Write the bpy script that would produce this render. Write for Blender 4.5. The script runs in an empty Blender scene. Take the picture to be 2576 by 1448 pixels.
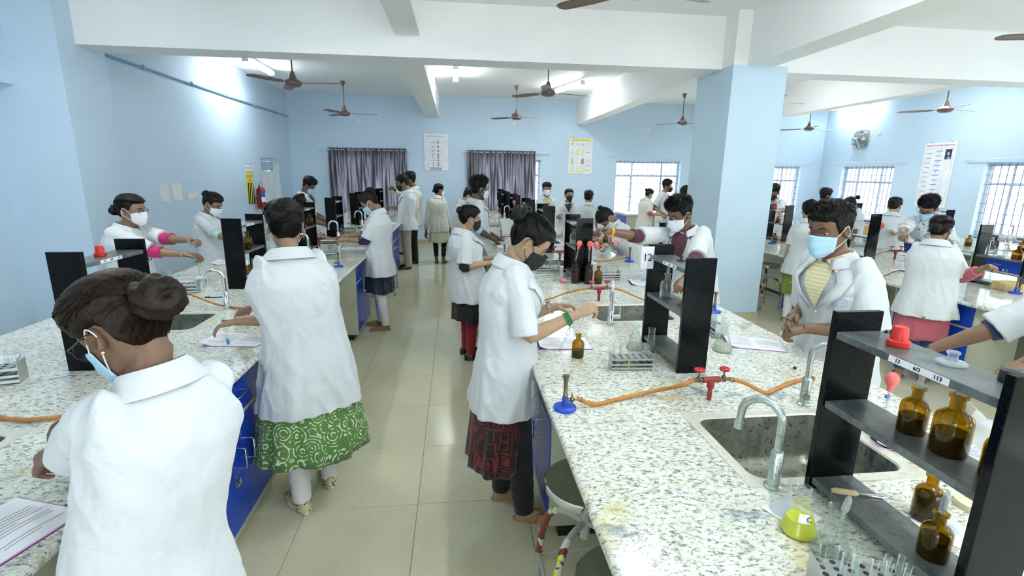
import bpy, bmesh, math, random
from mathutils import Vector, Matrix, Quaternion, noise
SC = bpy.context.scene
COL = SC.collection
V = Vector
PI = math.pi
rnd = random.Random(7)

# ---------------------------------------------------------------- camera
CAM_H = 1.8
FPX = 1237.0
YAW, PIT, ROL = math.radians(6.6), math.radians(13.07), math.radians(.79)
_f = V((math.sin(YAW)*math.cos(PIT), math.cos(YAW)*math.cos(PIT), -math.sin(PIT)))
_r0 = V((math.cos(YAW), -math.sin(YAW), 0)); _u0 = _r0.cross(_f)
_r = _r0*math.cos(ROL)+_u0*math.sin(ROL); _u = -_r0*math.sin(ROL)+_u0*math.cos(ROL)
cd = bpy.data.cameras.new('camera'); cam = bpy.data.objects.new('camera', cd); COL.objects.link(cam)
cd.sensor_width = 36; cd.sensor_fit = 'HORIZONTAL'; cd.lens = FPX/2576*36; cd.clip_start = .02; cd.clip_end = 200
cam.matrix_world = Matrix(((_r.x, _u.x, -_f.x, 0), (_r.y, _u.y, -_f.y, 0), (_r.z, _u.z, -_f.z, CAM_H), (0, 0, 0, 1)))
SC.camera = cam
def ray(px, py): return _r*((px-1288)/FPX)-_u*((py-724)/FPX)+_f
def at(px, py, z):
    d = ray(px, py); t = (z-CAM_H)/d.z; return V((d.x*t, d.y*t, z))
def aty(px, py, y):
    d = ray(px, py); t = y/d.y; return V((d.x*t, y, CAM_H+d.z*t))
def atx(px, py, x):
    d = ray(px, py); t = x/d.x; return V((x, d.y*t, CAM_H+d.z*t))
def atd(px, py, dist):          # point at a forward depth
    d = ray(px, py); return V((0, 0, CAM_H))+d*dist

# ---------------------------------------------------------------- look, sky, exposure
SC.view_settings.view_transform = 'Standard'; SC.view_settings.look = 'None'
SC.view_settings.gamma = 1; SC.view_settings.use_curve_mapping = False
SC.view_settings.exposure = 1.12
W = bpy.data.worlds.new('world'); SC.world = W; W.use_nodes = True
bg = W.node_tree.nodes['Background']; bg.inputs[0].default_value = (.93, .965, 1, 1); bg.inputs[1].default_value = 3.5
TUBE_E = 48.0       # emission of the fluorescent tubes

# ---------------------------------------------------------------- materials
def srgb(r, g, b):
    f = lambda c: (c/255/12.92) if c/255 <= .04045 else ((c/255+.055)/1.055)**2.4
    return (f(r), f(g), f(b), 1)
MATS = {}
class NT:
    def __init__(s, name):
        s.m = bpy.data.materials.new(name); s.m.use_nodes = True; s.t = s.m.node_tree
        s.p = s.t.nodes['Principled BSDF']; s.o = s.t.nodes['Material Output']; s._tc = None
    def n(s, typ, **k):
        nd = s.t.nodes.new(typ)
        for a, b in k.items():
            if a.startswith('i_'):
                key = a[2:]; key = int(key) if key.isdigit() else key.replace('_', ' ')
                nd.inputs[key].default_value = b
            else: setattr(nd, a, b)
        return nd
    def l(s, a, b): s.t.links.new(a, b)
    def co(s, kind='Object', scale=(1, 1, 1), rot=(0, 0, 0)):
        if s._tc is None: s._tc = s.n('ShaderNodeTexCoord')
        mp = s.n('ShaderNodeMapping'); mp.inputs['Scale'].default_value = scale; mp.inputs['Rotation'].default_value = rot
        s.l(s._tc.outputs[kind], mp.inputs[0]); return mp.outputs[0]
    def noise(s, co, scale, detail=3, rough=.5, dist=0):
        nd = s.n('ShaderNodeTexNoise', i_Scale=scale, i_Detail=detail, i_Roughness=rough, i_Distortion=dist); s.l(co, nd.inputs['Vector']); return nd.outputs['Fac']
    def ramp(s, fac, stops, interp='LINEAR'):
        r = s.n('ShaderNodeValToRGB'); cr = r.color_ramp; cr.interpolation = interp
        while len(cr.elements) > 1: cr.elements.remove(cr.elements[-1])
        cr.elements[0].position = stops[0][0]; cr.elements[0].color = stops[0][1]
        for p, c in stops[1:]:
            e = cr.elements.new(p); e.color = c
        s.l(fac, r.inputs[0]); return r.outputs[0]
    def mix(s, fac, a, b, mode='MIX'):
        m = s.n('ShaderNodeMix', data_type='RGBA', blend_type=mode)
        for i, v in ((0, fac), (6, a), (7, b)):
            if hasattr(v, 'links') or isinstance(v, bpy.types.NodeSocket): s.l(v, m.inputs[i])
            else: m.inputs[i].default_value = v
        return m.outputs[2]
    def math(s, op, a, b=0.0, c=None):
        m = s.n('ShaderNodeMath', operation=op)
        for i, v in ((0, a), (1, b), (2, c)):
            if v is None: continue
            if isinstance(v, bpy.types.NodeSocket): s.l(v, m.inputs[i])
            else: m.inputs[i].default_value = v
        return m.outputs[0]
    def bump(s, h, strength=.3, dist=.01):
        b = s.n('ShaderNodeBump', i_Strength=strength, i_Distance=dist); s.l(h, b.inputs['Height']); s.l(b.outputs[0], s.p.inputs['Normal'])
    def set(s, **k):
        for a, v in k.items():
            key = a.replace('_', ' ')
            if isinstance(v, bpy.types.NodeSocket): s.l(v, s.p.inputs[key])
            else: s.p.inputs[key].default_value = v
        return s
B1 = (0, 0, 0, 1); W1 = (1, 1, 1, 1)
def mat(name, col, rough=.5, metal=0., var=.06, vscale=6, bump=0., bscale=60, spec=.5, coat=0.):
    """plain procedural material: colour with a little noise, optional fine relief"""
    if name in MATS: return MATS[name]
    t = NT(name); c = srgb(*col) if max(col) > 1 else (*col, 1)
    n = t.noise(t.co(), vscale, 4)
    lo = tuple(x*(1-var) for x in c[:3])+(1,); hi = tuple(min(1, x*(1+var)) for x in c[:3])+(1,)
    t.set(Base_Color=t.ramp(n, [(.3, lo), (.7, hi)]), Roughness=rough, Metallic=metal, Specular_IOR_Level=spec, Coat_Weight=coat)
    if bump: t.bump(t.noise(t.co(), bscale, 3), bump, .004)
    MATS[name] = t.m; return t.m
def emat(name, col, e):
    if name in MATS: return MATS[name]
    t = NT(name); t.set(Base_Color=(.9, .9, .9, 1), Emission_Color=(*col, 1), Emission_Strength=e); MATS[name] = t.m; return t.m
def gmat(name, tint=(1, 1, 1), ior=1.45, rough=.03, mixin=0., body=(1, 1, 1)):
    """thin clear or tinted glass: transparent with a fresnel sheen, optionally a little body colour"""
    if name in MATS: return MATS[name]
    t = NT(name); t.t.nodes.remove(t.p)
    tr = t.n('ShaderNodeBsdfTransparent', i_Color=(*tint, 1)); gl = t.n('ShaderNodeBsdfGlossy', i_Roughness=rough)
    gl.inputs[0].default_value = (1, 1, 1, 1)
    fr = t.n('ShaderNodeFresnel', i_IOR=ior); mx = t.n('ShaderNodeMixShader')
    sc_ = t.math('MINIMUM', t.math('MULTIPLY', fr.outputs[0], .8), .38); t.l(sc_, mx.inputs[0])
    if mixin:
        df = t.n('ShaderNodeBsdfDiffuse', i_Color=(*body, 1)); m2 = t.n('ShaderNodeMixShader', i_Fac=mixin)
        t.l(tr.outputs[0], m2.inputs[1]); t.l(df.outputs[0], m2.inputs[2]); t.l(m2.outputs[0], mx.inputs[1])
    else: t.l(tr.outputs[0], mx.inputs[1])
    t.l(gl.outputs[0], mx.inputs[2]); t.l(mx.outputs[0], t.o.inputs[0])
    MATS[name] = t.m; return t.m

# ---------------------------------------------------------------- mesh builder
def frame_z(d):
    d = V(d).normalized(); up = V((0, 0, 1)) if abs(d.z) < .95 else V((0, 1, 0))
    x = up.cross(d).normalized(); return x, d.cross(x), d
class MB:
    def __init__(s): s.v = []; s.f = []; s.mi = []; s.cur = 0; s.T = Matrix()
    def add(s, vs, fs, T=None):
        b = len(s.v); M = s.T if T is None else s.T @ T
        s.v += [M @ V(p) for p in vs]; s.f += [tuple(i+b for i in f) for f in fs]; s.mi += [s.cur]*len(fs); return s
    def box(s, x0, x1, y0, y1, z0, z1, T=None):
        vs = [(x0, y0, z0), (x1, y0, z0), (x1, y1, z0), (x0, y1, z0), (x0, y0, z1), (x1, y0, z1), (x1, y1, z1), (x0, y1, z1)]
        return s.add(vs, [(0, 3, 2, 1), (4, 5, 6, 7), (0, 1, 5, 4), (1, 2, 6, 5), (2, 3, 7, 6), (3, 0, 4, 7)], T)
    def bbox(s, x0, x1, y0, y1, z0, z1, r=.004, T=None):
        """box with its edges chamfered"""
        bm = bmesh.new(); bmesh.ops.create_cube(bm, size=1)
        for v in bm.verts: v.co = V(((x0+x1)/2+v.co.x*(x1-x0), (y0+y1)/2+v.co.y*(y1-y0), (z0+z1)/2+v.co.z*(z1-z0)))
        bmesh.ops.bevel(bm, geom=list(bm.edges), offset=min(r, .45*min(x1-x0, y1-y0, z1-z0)), segments=1, affect='EDGES')
        bm.verts.index_update(); s.add([v.co[:] for v in bm.verts], [[v.index for v in f.verts] for f in bm.faces], T); bm.free(); return s
    def loft(s, rings, cap=True, T=None, closed=True):
        n = len(rings[0]); vs = [p for r in rings for p in r]; fs = []
        for i in range(len(rings)-1):
            for j in range(n if closed else n-1):
                k = (j+1) % n; fs.append((i*n+j, i*n+k, (i+1)*n+k, (i+1)*n+j))
        if cap and closed:
            fs.append(tuple(range(n-1, -1, -1))); fs.append(tuple((len(rings)-1)*n+j for j in range(n)))
        return s.add(vs, fs, T)
    def tube(s, pts, r, seg=10, cap=True, T=None):
        pts = [V(p) for p in pts]; n = len(pts)
        rs = r if hasattr(r, '__len__') else [r]*n
        d0 = (pts[1]-pts[0]).normalized(); x, y, _ = frame_z(d0); rings = []
        for i, p in enumerate(pts):
            d = (pts[min(i+1, n-1)]-pts[max(i-1, 0)]).normalized()
            q = d0.rotation_difference(d); x = (q @ x).normalized(); y = d.cross(x).normalized(); x = y.cross(d); d0 = d
            rings.append([p+(x*math.cos(2*PI*k/seg)+y*math.sin(2*PI*k/seg))*rs[i] for k in range(seg)])
        return s.loft(rings, cap, T)
    def lathe(s, prof, seg=24, T=None, cap=True):
        """profile of (radius, z)"""
        rings = [[V((max(r, 1e-4)*math.cos(2*PI*k/seg), max(r, 1e-4)*math.sin(2*PI*k/seg), z)) for k in range(seg)] for r, z in prof]
        return s.loft(rings, cap, T)
    def cyl(s, p0, p1, r, seg=16, T=None): return s.tube([p0, p1], r, seg, True, T)
    def prism(s, poly, z0, z1, T=None):
        n = len(poly); vs = [(x, y, z0) for x, y in poly]+[(x, y, z1) for x, y in poly]
        fs = [tuple(range(n-1, -1, -1)), tuple(range(n, 2*n))]+[(i, (i+1) % n, n+(i+1) % n, n+i) for i in range(n)]
        return s.add(vs, fs, T)
    def ball(s, c, r, T=None, seg=14, rings=8):
        r = V(r) if hasattr(r, '__len__') else V((r, r, r)); c = V(c)
        rg = [[c+V((r.x*math.sin(a)*math.cos(2*PI*k/seg), r.y*math.sin(a)*math.sin(2*PI*k/seg), -r.z*math.cos(a))) for k in range(seg)] for a in [max(.02, min(PI-.02, PI*i/rings)) for i in range(rings+1)]]
        return s.loft(rg, True, T)
    def mesh(s, name, mats, smooth=40):
        me = bpy.data.meshes.new(name); me.from_pydata([v[:] for v in s.v], [], s.f)
        for m in (mats if isinstance(mats, (list, tuple)) else [mats]): me.materials.append(m)
        me.polygons.foreach_set('material_index', s.mi)
        me.update()
        if smooth: shade(me, smooth)
        return me
    def build(s, name, mats, parent=None, smooth=40, **k):
        return link(name, s.mesh(name, mats, smooth), parent, **k)
def shade(me, ang=40):
    me.polygons.foreach_set('use_smooth', [True]*len(me.polygons))
    if ang < 180:
        me.set_sharp_from_angle(angle=math.radians(ang))
def link(name, data, parent=None, label=None, cat=None, group=None, kind=None, loc=None, rot=None):
    o = bpy.data.objects.new(name, data); COL.objects.link(o)
    if parent: o.parent = parent
    if loc is not None: o.location = loc
    if rot is not None: o.rotation_euler = rot
    return tag(o, label, cat, group, kind)
def tag(o, label=None, cat=None, group=None, kind=None):
    for k, v in (('label', label), ('category', cat), ('group', group), ('kind', kind)):
        if v: o[k] = v
    return o
def thing(name, label, cat, loc=(0, 0, 0), rz=0, group=None, kind=None):
    return link(name, None, None, label, cat, group, kind, loc, (0, 0, rz))
KIDS = {}
def copy_tree(o, parent=None):
    c = o.copy(); COL.objects.link(c)
    if parent: c.parent = parent
    for ch in list(o.children): copy_tree(ch, c)
    return c
def arc(c, r, a0, a1, n, ax='xz'):
    o = []
    for i in range(n+1):
        a = math.radians(a0+(a1-a0)*i/n); u, v = r*math.cos(a), r*math.sin(a)
        o.append(V(c)+(V((u, 0, v)) if ax == 'xz' else V((0, u, v)) if ax == 'yz' else V((u, v, 0))))
    return o
def spline(pts, n=6):
    """Catmull-Rom through the points"""
    P = [V(p) for p in pts]; P = [P[0]*2-P[1]]+P+[P[-1]*2-P[-2]]; o = []
    for i in range(1, len(P)-2):
        for k in range(n):
            t = k/n; a, b, c, d = P[i-1], P[i], P[i+1], P[i+2]
            o.append(.5*((2*b)+(c-a)*t+(2*a-5*b+4*c-d)*t*t+(-a+3*b-3*c+d)*t**3))
    o.append(P[-2]); return o
def text_mesh(txt, size, depth=.0006):
    """lettering as thin geometry, centred, facing +Z"""
    cu = bpy.data.curves.new('t', 'FONT'); cu.body = txt; cu.size = size; cu.align_x = 'CENTER'; cu.align_y = 'CENTER'; cu.extrude = depth; cu.resolution_u = 2
    o = bpy.data.objects.new('t', cu); COL.objects.link(o); dg = bpy.context.evaluated_depsgraph_get()
    me = bpy.data.meshes.new_from_object(o.evaluated_get(dg)); bpy.data.objects.remove(o); bpy.data.curves.remove(cu); return me
def text(txt, size, mt, parent, loc, rot, name='lettering', sx=1.0):
    me = text_mesh(txt, size); me.materials.clear(); me.materials.append(mt)
    o = link(name, me, parent, loc=loc, rot=rot); o.scale = (sx, 1, 1); return o
# ---------------------------------------------------------------- surfaces
def m_wall(name, col):
    t = NT(name); n = t.noise(t.co(), 1.3, 3); c = srgb(*col)
    t.set(Base_Color=t.ramp(n, [(.3, tuple(x*.96 for x in c[:3])+(1,)), (.7, c)]), Roughness=.62)
    t.bump(t.noise(t.co(), 45, 4), .12, .003); MATS[name] = t.m; return t.m
BLUE = m_wall('blue wall paint', (202, 224, 242)); WHITE = m_wall('white ceiling paint', (248, 249, 248))
CBLUE = m_wall('pale blue column paint', (200, 224, 240))
def m_floor():
    t = NT('polished beige tile'); n = t.noise(t.co(), 3.0, 5); n2 = t.noise(t.co(scale=(1, 6, 1)), 30, 4)
    c = t.mix(.5, t.ramp(n, [(.3, srgb(205, 202, 170)), (.7, srgb(218, 215, 186))]), t.ramp(n2, [(.35, srgb(203, 200, 168)), (.65, srgb(220, 217, 190))]))
    t.set(Base_Color=c, Roughness=t.ramp(n, [(.3, (.10, .10, .10, 1)), (.7, (.16, .16, .16, 1))]), Specular_IOR_Level=.55)
    return t.m
FLOOR = m_floor(); GROUT = mat('tile joint', (150, 148, 122), .7)
def m_granite(name, stain=1.0, base=(236, 238, 228)):
    t = NT(name); co = t.co()
    big = t.noise(co, 9, 3, .6); f1 = t.noise(t.co(scale=(1, 1.7, 1), rot=(0, 0, .5)), 46, 5, .7, .5); f2 = t.noise(t.co(scale=(1, 1.9, 1), rot=(0, 0, .6)), 86, 4, .72)
    c = t.ramp(big, [(.3, srgb(214, 217, 204)), (.7, srgb(*base))])
    c = t.mix(t.ramp(f1, [(.51, B1), (.61, W1)]), c, srgb(140, 150, 144))
    dark = t.math('MULTIPLY', t.ramp(f2, [(.545, B1), (.61, W1)]), t.ramp(f1, [(.46, B1), (.58, W1)]))
    c = t.mix(dark, c, srgb(26, 32, 36))
    c = t.mix(t.ramp(t.noise(t.co(), 130, 2, .6), [(.65, B1), (.72, W1)]), c, srgb(70, 78, 80))
    cs = t.co(scale=(1, 1, 0))
    if stain:
        yl = t.ramp(t.noise(cs, 3.1, 4, .6, 1.2), [(.56, B1), (.70, (.6*stain,)*3+(1,))]); c = t.mix(yl, c, srgb(196, 184, 96), 'MIX')
        bl = t.ramp(t.noise(t.co(scale=(1, 1, 0), rot=(0, 0, 1)), 4.3, 5, .7, 1.5), [(.58, B1), (.70, (.65*stain,)*3+(1,))]); c = t.mix(bl, c, srgb(56, 92, 130))
        br = t.ramp(t.noise(t.co(scale=(1, 1, 0), rot=(0, 0, 2)), 6.5, 5, .7, 1), [(.58, B1), (.72, (.55*stain,)*3+(1,))]); c = t.mix(br, c, srgb(150, 128, 100))
    t.set(Base_Color=c, Roughness=.13, Specular_IOR_Level=.5); return t.m
GRAN = m_granite('speckled granite'); 
def m_black():
    t = NT('black granite'); n = t.noise(t.co(), 160, 3, .6); n2 = t.noise(t.co(), 4, 4)
    t.set(Base_Color=t.ramp(n, [(.45, srgb(7, 9, 10)), (.72, srgb(19, 24, 26))]), Specular_IOR_Level=.16, Roughness=t.ramp(n2, [(.3, (.10,)*3+(1,)), (.7, (.20,)*3+(1,))])); return t.m
BLACK = m_black()
def m_dusty():
    t = NT('dusty black granite'); n = t.noise(t.co(), 90, 4, .6); n2 = t.noise(t.co(), 7, 5, .7)
    c = t.mix(t.ramp(n2, [(.42, (.12,)*3+(1,)), (.66, (.6,)*3+(1,))]), t.ramp(n, [(.4, srgb(44, 52, 54)), (.7, srgb(84, 92, 94))]), srgb(132, 138, 136))
    t.set(Base_Color=c, Roughness=.28); return t.m
DUSTY = m_dusty()
CREAM = mat('cream laminate', (186, 190, 170), .45); CBL = mat('cobalt laminate', (20, 66, 178), .28, var=.04); KICK = mat('black kick board', (24, 26, 26), .5)
STEEL = mat('brushed steel', (196, 198, 196), .25, 1.0); CHROME = mat('chrome', (218, 222, 222), .08, 1.0, var=.02)
ALU = mat('aluminium sheet', (186, 192, 190), .35, .8); WPL = mat('white plastic', (236, 236, 230), .4); WPAPER = mat('white paper', (238, 240, 246), .75)
def m_sink():
    t = NT('stained steel'); n = t.noise(t.co(), 6, 6, .7, .8); n2 = t.noise(t.co(), 60, 3, .7); n3 = t.noise(t.co(scale=(1, 1, .25)), 5, 5, .7)
    c = t.ramp(n, [(.3, srgb(96, 104, 98)), (.6, srgb(150, 152, 138))])
    c = t.mix(t.ramp(n2, [(.56, B1), (.66, W1)]), c, srgb(92, 66, 44)); c = t.mix(t.ramp(n3, [(.56, B1), (.66, (.8,)*3+(1,))]), c, srgb(30, 54, 92))
    t.set(Base_Color=c, Roughness=.3, Metallic=.55); return t.m
SINK = m_sink()
def m_rim():
    t = NT('limescaled steel rim'); n = t.noise(t.co(), 14, 5, .7)
    t.set(Base_Color=t.ramp(n, [(.35, srgb(206, 200, 182)), (.55, srgb(222, 222, 212)), (.72, srgb(176, 150, 100))]), Roughness=.35, Metallic=.35); return t.m
RIM = m_rim()
FAUC = mat('scaled chrome', (178, 188, 184), .22, .85, var=.18, vscale=30, bump=.3, bscale=220)
RED = mat('red enamel', (140, 42, 38), .45, var=.25, vscale=40); REDW = mat('red wheel', (186, 42, 48), .4); BRASS = mat('aged brass', (120, 108, 78), .35, .8, var=.2, vscale=60)
HOSE = mat('orange rubber', (170, 112, 44), .5, var=.15, vscale=14); BBLUE = mat('blue enamel', (24, 68, 176), .35)
GLASS = gmat('clear glass', (.90, .94, .93), 1.4, .03, .05, (.8, .84, .82)); AMBER = gmat('amber glass', (.60, .42, .04), 1.5, .04, .08, (.20, .13, .01))
AMBERD = gmat('dark amber glass', (.12, .05, .02), 1.5, .05, .5, (.035, .016, .01)); PANE = gmat('window glass', (.95, .97, .98), 1.35)
YLIQ = mat('yellow solution', (222, 222, 20), .2, var=.03); MILK = gmat('cloudy solution', (.9, .92, .84), 1.2, .1, .45, (.72, .74, .64)); BRLIQ = mat('dark brown solution', (34, 22, 4), .2)
PINKR = mat('pink rubber', (222, 108, 104), .5); FROST = gmat('frosted plastic', (.8, .85, .86), 1.3, .2, .22, (.8, .83, .83))
BLK = mat('black plastic', (22, 24, 24), .35); INK = mat('black ink', (20, 20, 24), .7); FANB = mat('brown fan enamel', (118, 92, 84), .35, var=.08)
BEAK = gmat('clear liquid', (.95, .97, .96), 1.15)
# ---------------------------------------------------------------- the room
XL, XR, YF, YB, CZ = -4.0, 10.07, 13.0, -2.6, 3.63
S = 'structure'
def wall_holes(mb, axis, pos, thick, u0, u1, z0, z1, holes):
    """a wall in the plane axis=pos with rectangular holes (ua, ub, za, zb)"""
    us = sorted({u0, u1, *[h[0] for h in holes], *[h[1] for h in holes]}); zs = sorted({z0, z1, *[h[2] for h in holes], *[h[3] for h in holes]})
    for i in range(len(us)-1):
        for j in range(len(zs)-1):
            cu, cz = (us[i]+us[i+1])/2, (zs[j]+zs[j+1])/2
            if any(h[0] < cu < h[1] and h[2] < cz < h[3] for h in holes): continue
            if axis == 'y': mb.box(us[i], us[i+1], pos, pos+thick, zs[j], zs[j+1])
            else: mb.box(min(pos, pos+thick), max(pos, pos+thick), us[i], us[i+1], zs[j], zs[j+1])
WIN_F = [(-2.95, -1.25, .72, 2.16), (.5, 2.22, .72, 2.16), (4.22, 6.02, .76, 2.18), (7.75, 9.5, .72, 2.10)]
WIN_R = [(10.62, 12.2, .70, 2.10), (6.95, 8.62, .70, 2.12), (3.2, 4.9, .70, 2.12), (-.4, 1.4, .70, 2.12)]
m = MB(); wall_holes(m, 'y', YF, .22, XL-.2, XR+.2, 0, CZ, WIN_F); m.build('wall_far', BLUE, kind=S)
m = MB(); wall_holes(m, 'x', XR, .22, YB, YF, 0, CZ, WIN_R); m.build('wall_right', BLUE, kind=S)
m = MB(); wall_holes(m, 'x', XL, -.2, 6.4, YF, 0, CZ, [(11.02, 12.1, 0, 2.06)]); m.build('wall_left', BLUE, kind=S)
m = MB(); m.box(-4.85, -4.62, YB, 6.0, 0, CZ); m.box(-4.62, -4.36, YB, 5.78, 2.60, CZ); m.build('wall_near', BLUE, kind=S)
m = MB(); wall_holes(m, 'y', YB-.2, .2, -4.85, XR+.2, 0, CZ, [(-3, -1, .8, 2.2), (1, 3.4, .8, 2.2), (5, 7.4, .8, 2.2)]); m.build('wall_back', BLUE, kind=S)
m = MB(); m.box(-4.85, XR+.2, YB-.2, YF+.2, CZ, CZ+.15); m.build('ceiling', WHITE, kind=S)
# pilaster on the left wall, free column
m = MB(); m.box(-4.75, -3.9, 5.76, 6.46, 0, CZ); m.build('pilaster', BLUE, kind=S)
def column():
    r = thing('column', None, None, (0, 0, 0), kind=S)
    MB().box(3.19, 3.86, 5.75, 6.62, 0, 3.055).build('shaft', CBLUE, r)
    MB().box(3.19, 3.86, 5.75, 6.62, 3.055, CZ).build('head', WHITE, r)
column()
def beam(*b): MB().box(*b).build('ceiling_beam', WHITE, kind=S)
beam(-4.0, 3.19, 6.02, 6.40, 3.05, CZ); beam(3.86, XR, 6.05, 6.42, 3.05, CZ)
beam(3.36, 3.69, YB, 5.75, 3.05, CZ); beam(3.10, 3.36, 6.62, YF, 3.05, CZ)
beam(-.64, -.37, YB, 6.02, 3.27, CZ); beam(-.72, -.38, 6.40, YF, 3.14, CZ)
beam(6.80, 7.07, 6.42, YF, 3.05, CZ)
# floor: a bed, the tiles that can be told apart, plain beyond
T0x, T0y, TS = -.23, 2.44, .6
m = MB(); m.box(-4.85, XR+.2, YB-.2, YF+.2, -.1, -.004); fl = m.build('floor', GROUT, kind=S)
tile = MB().bbox(.0015, TS-.0015, .0015, TS-.0015, -.02, 0, .0012).mesh('floor_tile', FLOOR, 0)
cells = [(i, j) for i in range(-8, 18) for j in range(-9, 19)]
def cellvis(i, j):
    x, y = T0x+i*TS+.3, T0y+j*TS+.3
    return x > -4.8 and y < YF+.3 and x < XR+.2 and y > YB-.1
vis = [c for c in cells if cellvis(*c)]
inner = lambda i, j: (-1.6 < T0x+i*TS < .75 and .4 < T0y+j*TS < 13) or (2.0 < T0x+i*TS < 4.2 and 1 < T0y+j*TS < 11.5) or (5.2 < T0x+i*TS < 6.6 and 3.5 < T0y+j*TS < 9)
rest = MB()
for i, j in vis:
    x, y = T0x+i*TS, T0y+j*TS
    if inner(i, j): link('floor_tile', tile, fl, loc=(x, y, 0))
    else: rest.box(x+.0015, x+TS-.0015, y+.0015, y+TS-.0015, -.02, 0)
rest.build('floor_tiles_beyond', FLOOR, fl, smooth=0, kind='stuff')
SKIRT = mat('beige skirting tile', (186, 182, 152), .35)
for nm, b in (('baseboard_far', (XL, XR, YF-.012, YF, 0, .1)), ('baseboard_right', (XR-.012, XR, YB, YF-.012, 0, .1)), ('baseboard_left', (XL, XL+.012, 6.46, 11.0, 0, .1))):
    MB().box(*b).build(nm, SKIRT, kind=S)
MB().box(3.18, 3.87, 5.735, 5.75, 0, .1).build('trim_1', SKIRT, kind=S)

# windows
WFR = mat('white window frame', (214, 222, 226), .4); BAR = mat('blue grey painted bar', (120, 134, 168), .45)
SILL = mat('pale sill', (206, 218, 226), .5)
vbar = {}
def window(n, axis, pos, u0, u1, z0, z1, opened=0, bars=True):
    r = link('window_%d' % n, None, None, kind=S)
    def B(mb, ua, ub, da, db, za, zb):      # u along the wall, d = depth outwards
        if axis == 'y': mb.box(ua, ub, pos+da, pos+db, za, zb)
        else: mb.box(pos+da, pos+db, ua, ub, za, zb)
    f = MB(); w = .06; D0, D1 = .12, .17
    B(f, u0, u1, D0, D1, z0, z0+w); B(f, u0, u1, D0, D1, z1-w, z1); B(f, u0, u0+w, D0, D1, z0+w, z1-w); B(f, u1-w, u1, D0, D1, z0+w, z1-w)
    zt = z1-.36; B(f, u0+w, u1-w, D0, D1, zt-.05, zt)
    a, b = u0+(u1-u0)*.27, u0+(u1-u0)*.73
    for c in (a, b): B(f, c-.03, c+.03, D0, D1, z0+w, zt-.05); B(f, c-.025, c+.025, D0, D1, zt, z1-w)
    f.build('window_frame', WFR, r)
    for ua, ub in ((u0+w, a-.03), (a+.03, b-.03), (b+.03, u1-w)):
        g = MB(); B(g, ua, ub, D0+.02, D0+.026, z0+w, zt-.05); g.build('pane', PANE, r)
        g = MB(); B(g, ua, ub, D0+.02, D0+.026, zt, z1-w); g.build('pane', PANE, r)
    s = MB(); B(s, u0-.03, u1+.03, -.04, D0, z0-.03, z0); s.build('window_sill', SILL, r)
    # steel grille: one mesh per bar, data shared
    nv = int((u1-u0)/.125); hz = [z0+.12+k*(z1-z0-.16)/7 for k in range(8)]
    kv = ('v', axis, round(z1-z0, 3)); kh = ('h', axis, round(u1-u0, 3))
    if kv not in vbar: vbar[kv] = MB().box(-.006, .006, -.006, .006, 0, z1-z0).mesh('grille_bar', BAR, 0)
    if kh not in vbar:
        vbar[kh] = (MB().box(0, u1-u0, -.004, .004, -.005, .005) if axis == 'y' else MB().box(-.004, .004, 0, u1-u0, -.005, .005)).mesh('grille_bar', BAR, 0)
    for k in range(1, nv):
        u = u0+(u1-u0)*k/nv; link('grille_bar', vbar[kv], r, loc=(u, pos+.06, z0) if axis == 'y' else (pos+.06, u, z0))
    for z in hz: link('grille_bar', vbar[kh], r, loc=(u0, pos+.072, z) if axis == 'y' else (pos+.072, u0, z))
for k, h in enumerate(WIN_F): window(k+1, 'y', YF, *h)
for k, h in enumerate(WIN_R[:3]): window(k+5, 'x', XR, *h)
# buildings outside, seen pale through the panes
OUT = mat('pale rendered wall outside', (222, 222, 214), .8)
def outside(name, label, box, rows, axis):
    r = thing(name, label, 'building', ((box[0]+box[1])/2, (box[2]+box[3])/2, box[4])); c = r.location
    MB().box(box[0]-c.x, box[1]-c.x, box[2]-c.y, box[3]-c.y, 0, box[5]-box[4]).build('wall', OUT, r)
    dark = mat('dark window outside', (150, 152, 150), .3)
    for z in rows:
        for k in range(4):
            mb = MB()
            if axis == 'x': mb.box(box[0]-.03-c.x, box[0]-c.x, box[2]+1+k*3-c.y, box[2]+2.4+k*3-c.y, z, z+1.3)
            mb.build('window', dark, r)
outside('neighbouring_building', 'pale rendered building seen through the barred window in the far right corner', (16, 20, 12.5, 25, -6, 8), (4.5, 7.6, 11), 'x')

# door in its recess
DW = mat('white upvc', (232, 236, 236), .35)
d = link('door_1', None, None, kind=S); 
MB().box(XL-.16, XL-.10, 11.02, 12.1, 2.0, 2.06).box(XL-.16, XL-.10, 11.02, 11.08, 0, 2.0).box(XL-.16, XL-.10, 12.04, 12.1, 0, 2.0).build('door_frame', DW, d)
MB().box(XL-.15, XL-.105, 11.09, 12.03, .01, 1.78).build('door_leaf', DW, d)
MB().box(XL-.14, XL-.12, 11.09, 12.03, 1.80, 1.99).build('pane', gmat('frosted fanlight', (.75, .82, .88), 1.4, .3, .6, (.6, .68, .74)), d)
for z in (.3, .95, 1.55): MB().box(XL-.105, XL-.08, 12.0, 12.06, z, z+.1).build('hinge', DW, d)
MB().cyl((XL-.105, 11.16, 1.0), (XL-.05, 11.16, 1.0), .012).cyl((XL-.06, 11.16, 1.0), (XL-.06, 11.28, 1.0), .01).build('door_handle', CHROME, d)
MB().box(XL-.35, XL-.3, 10.8, 12.4, 0, 2.3).build('wall_passage', BLUE, kind=S)
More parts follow.
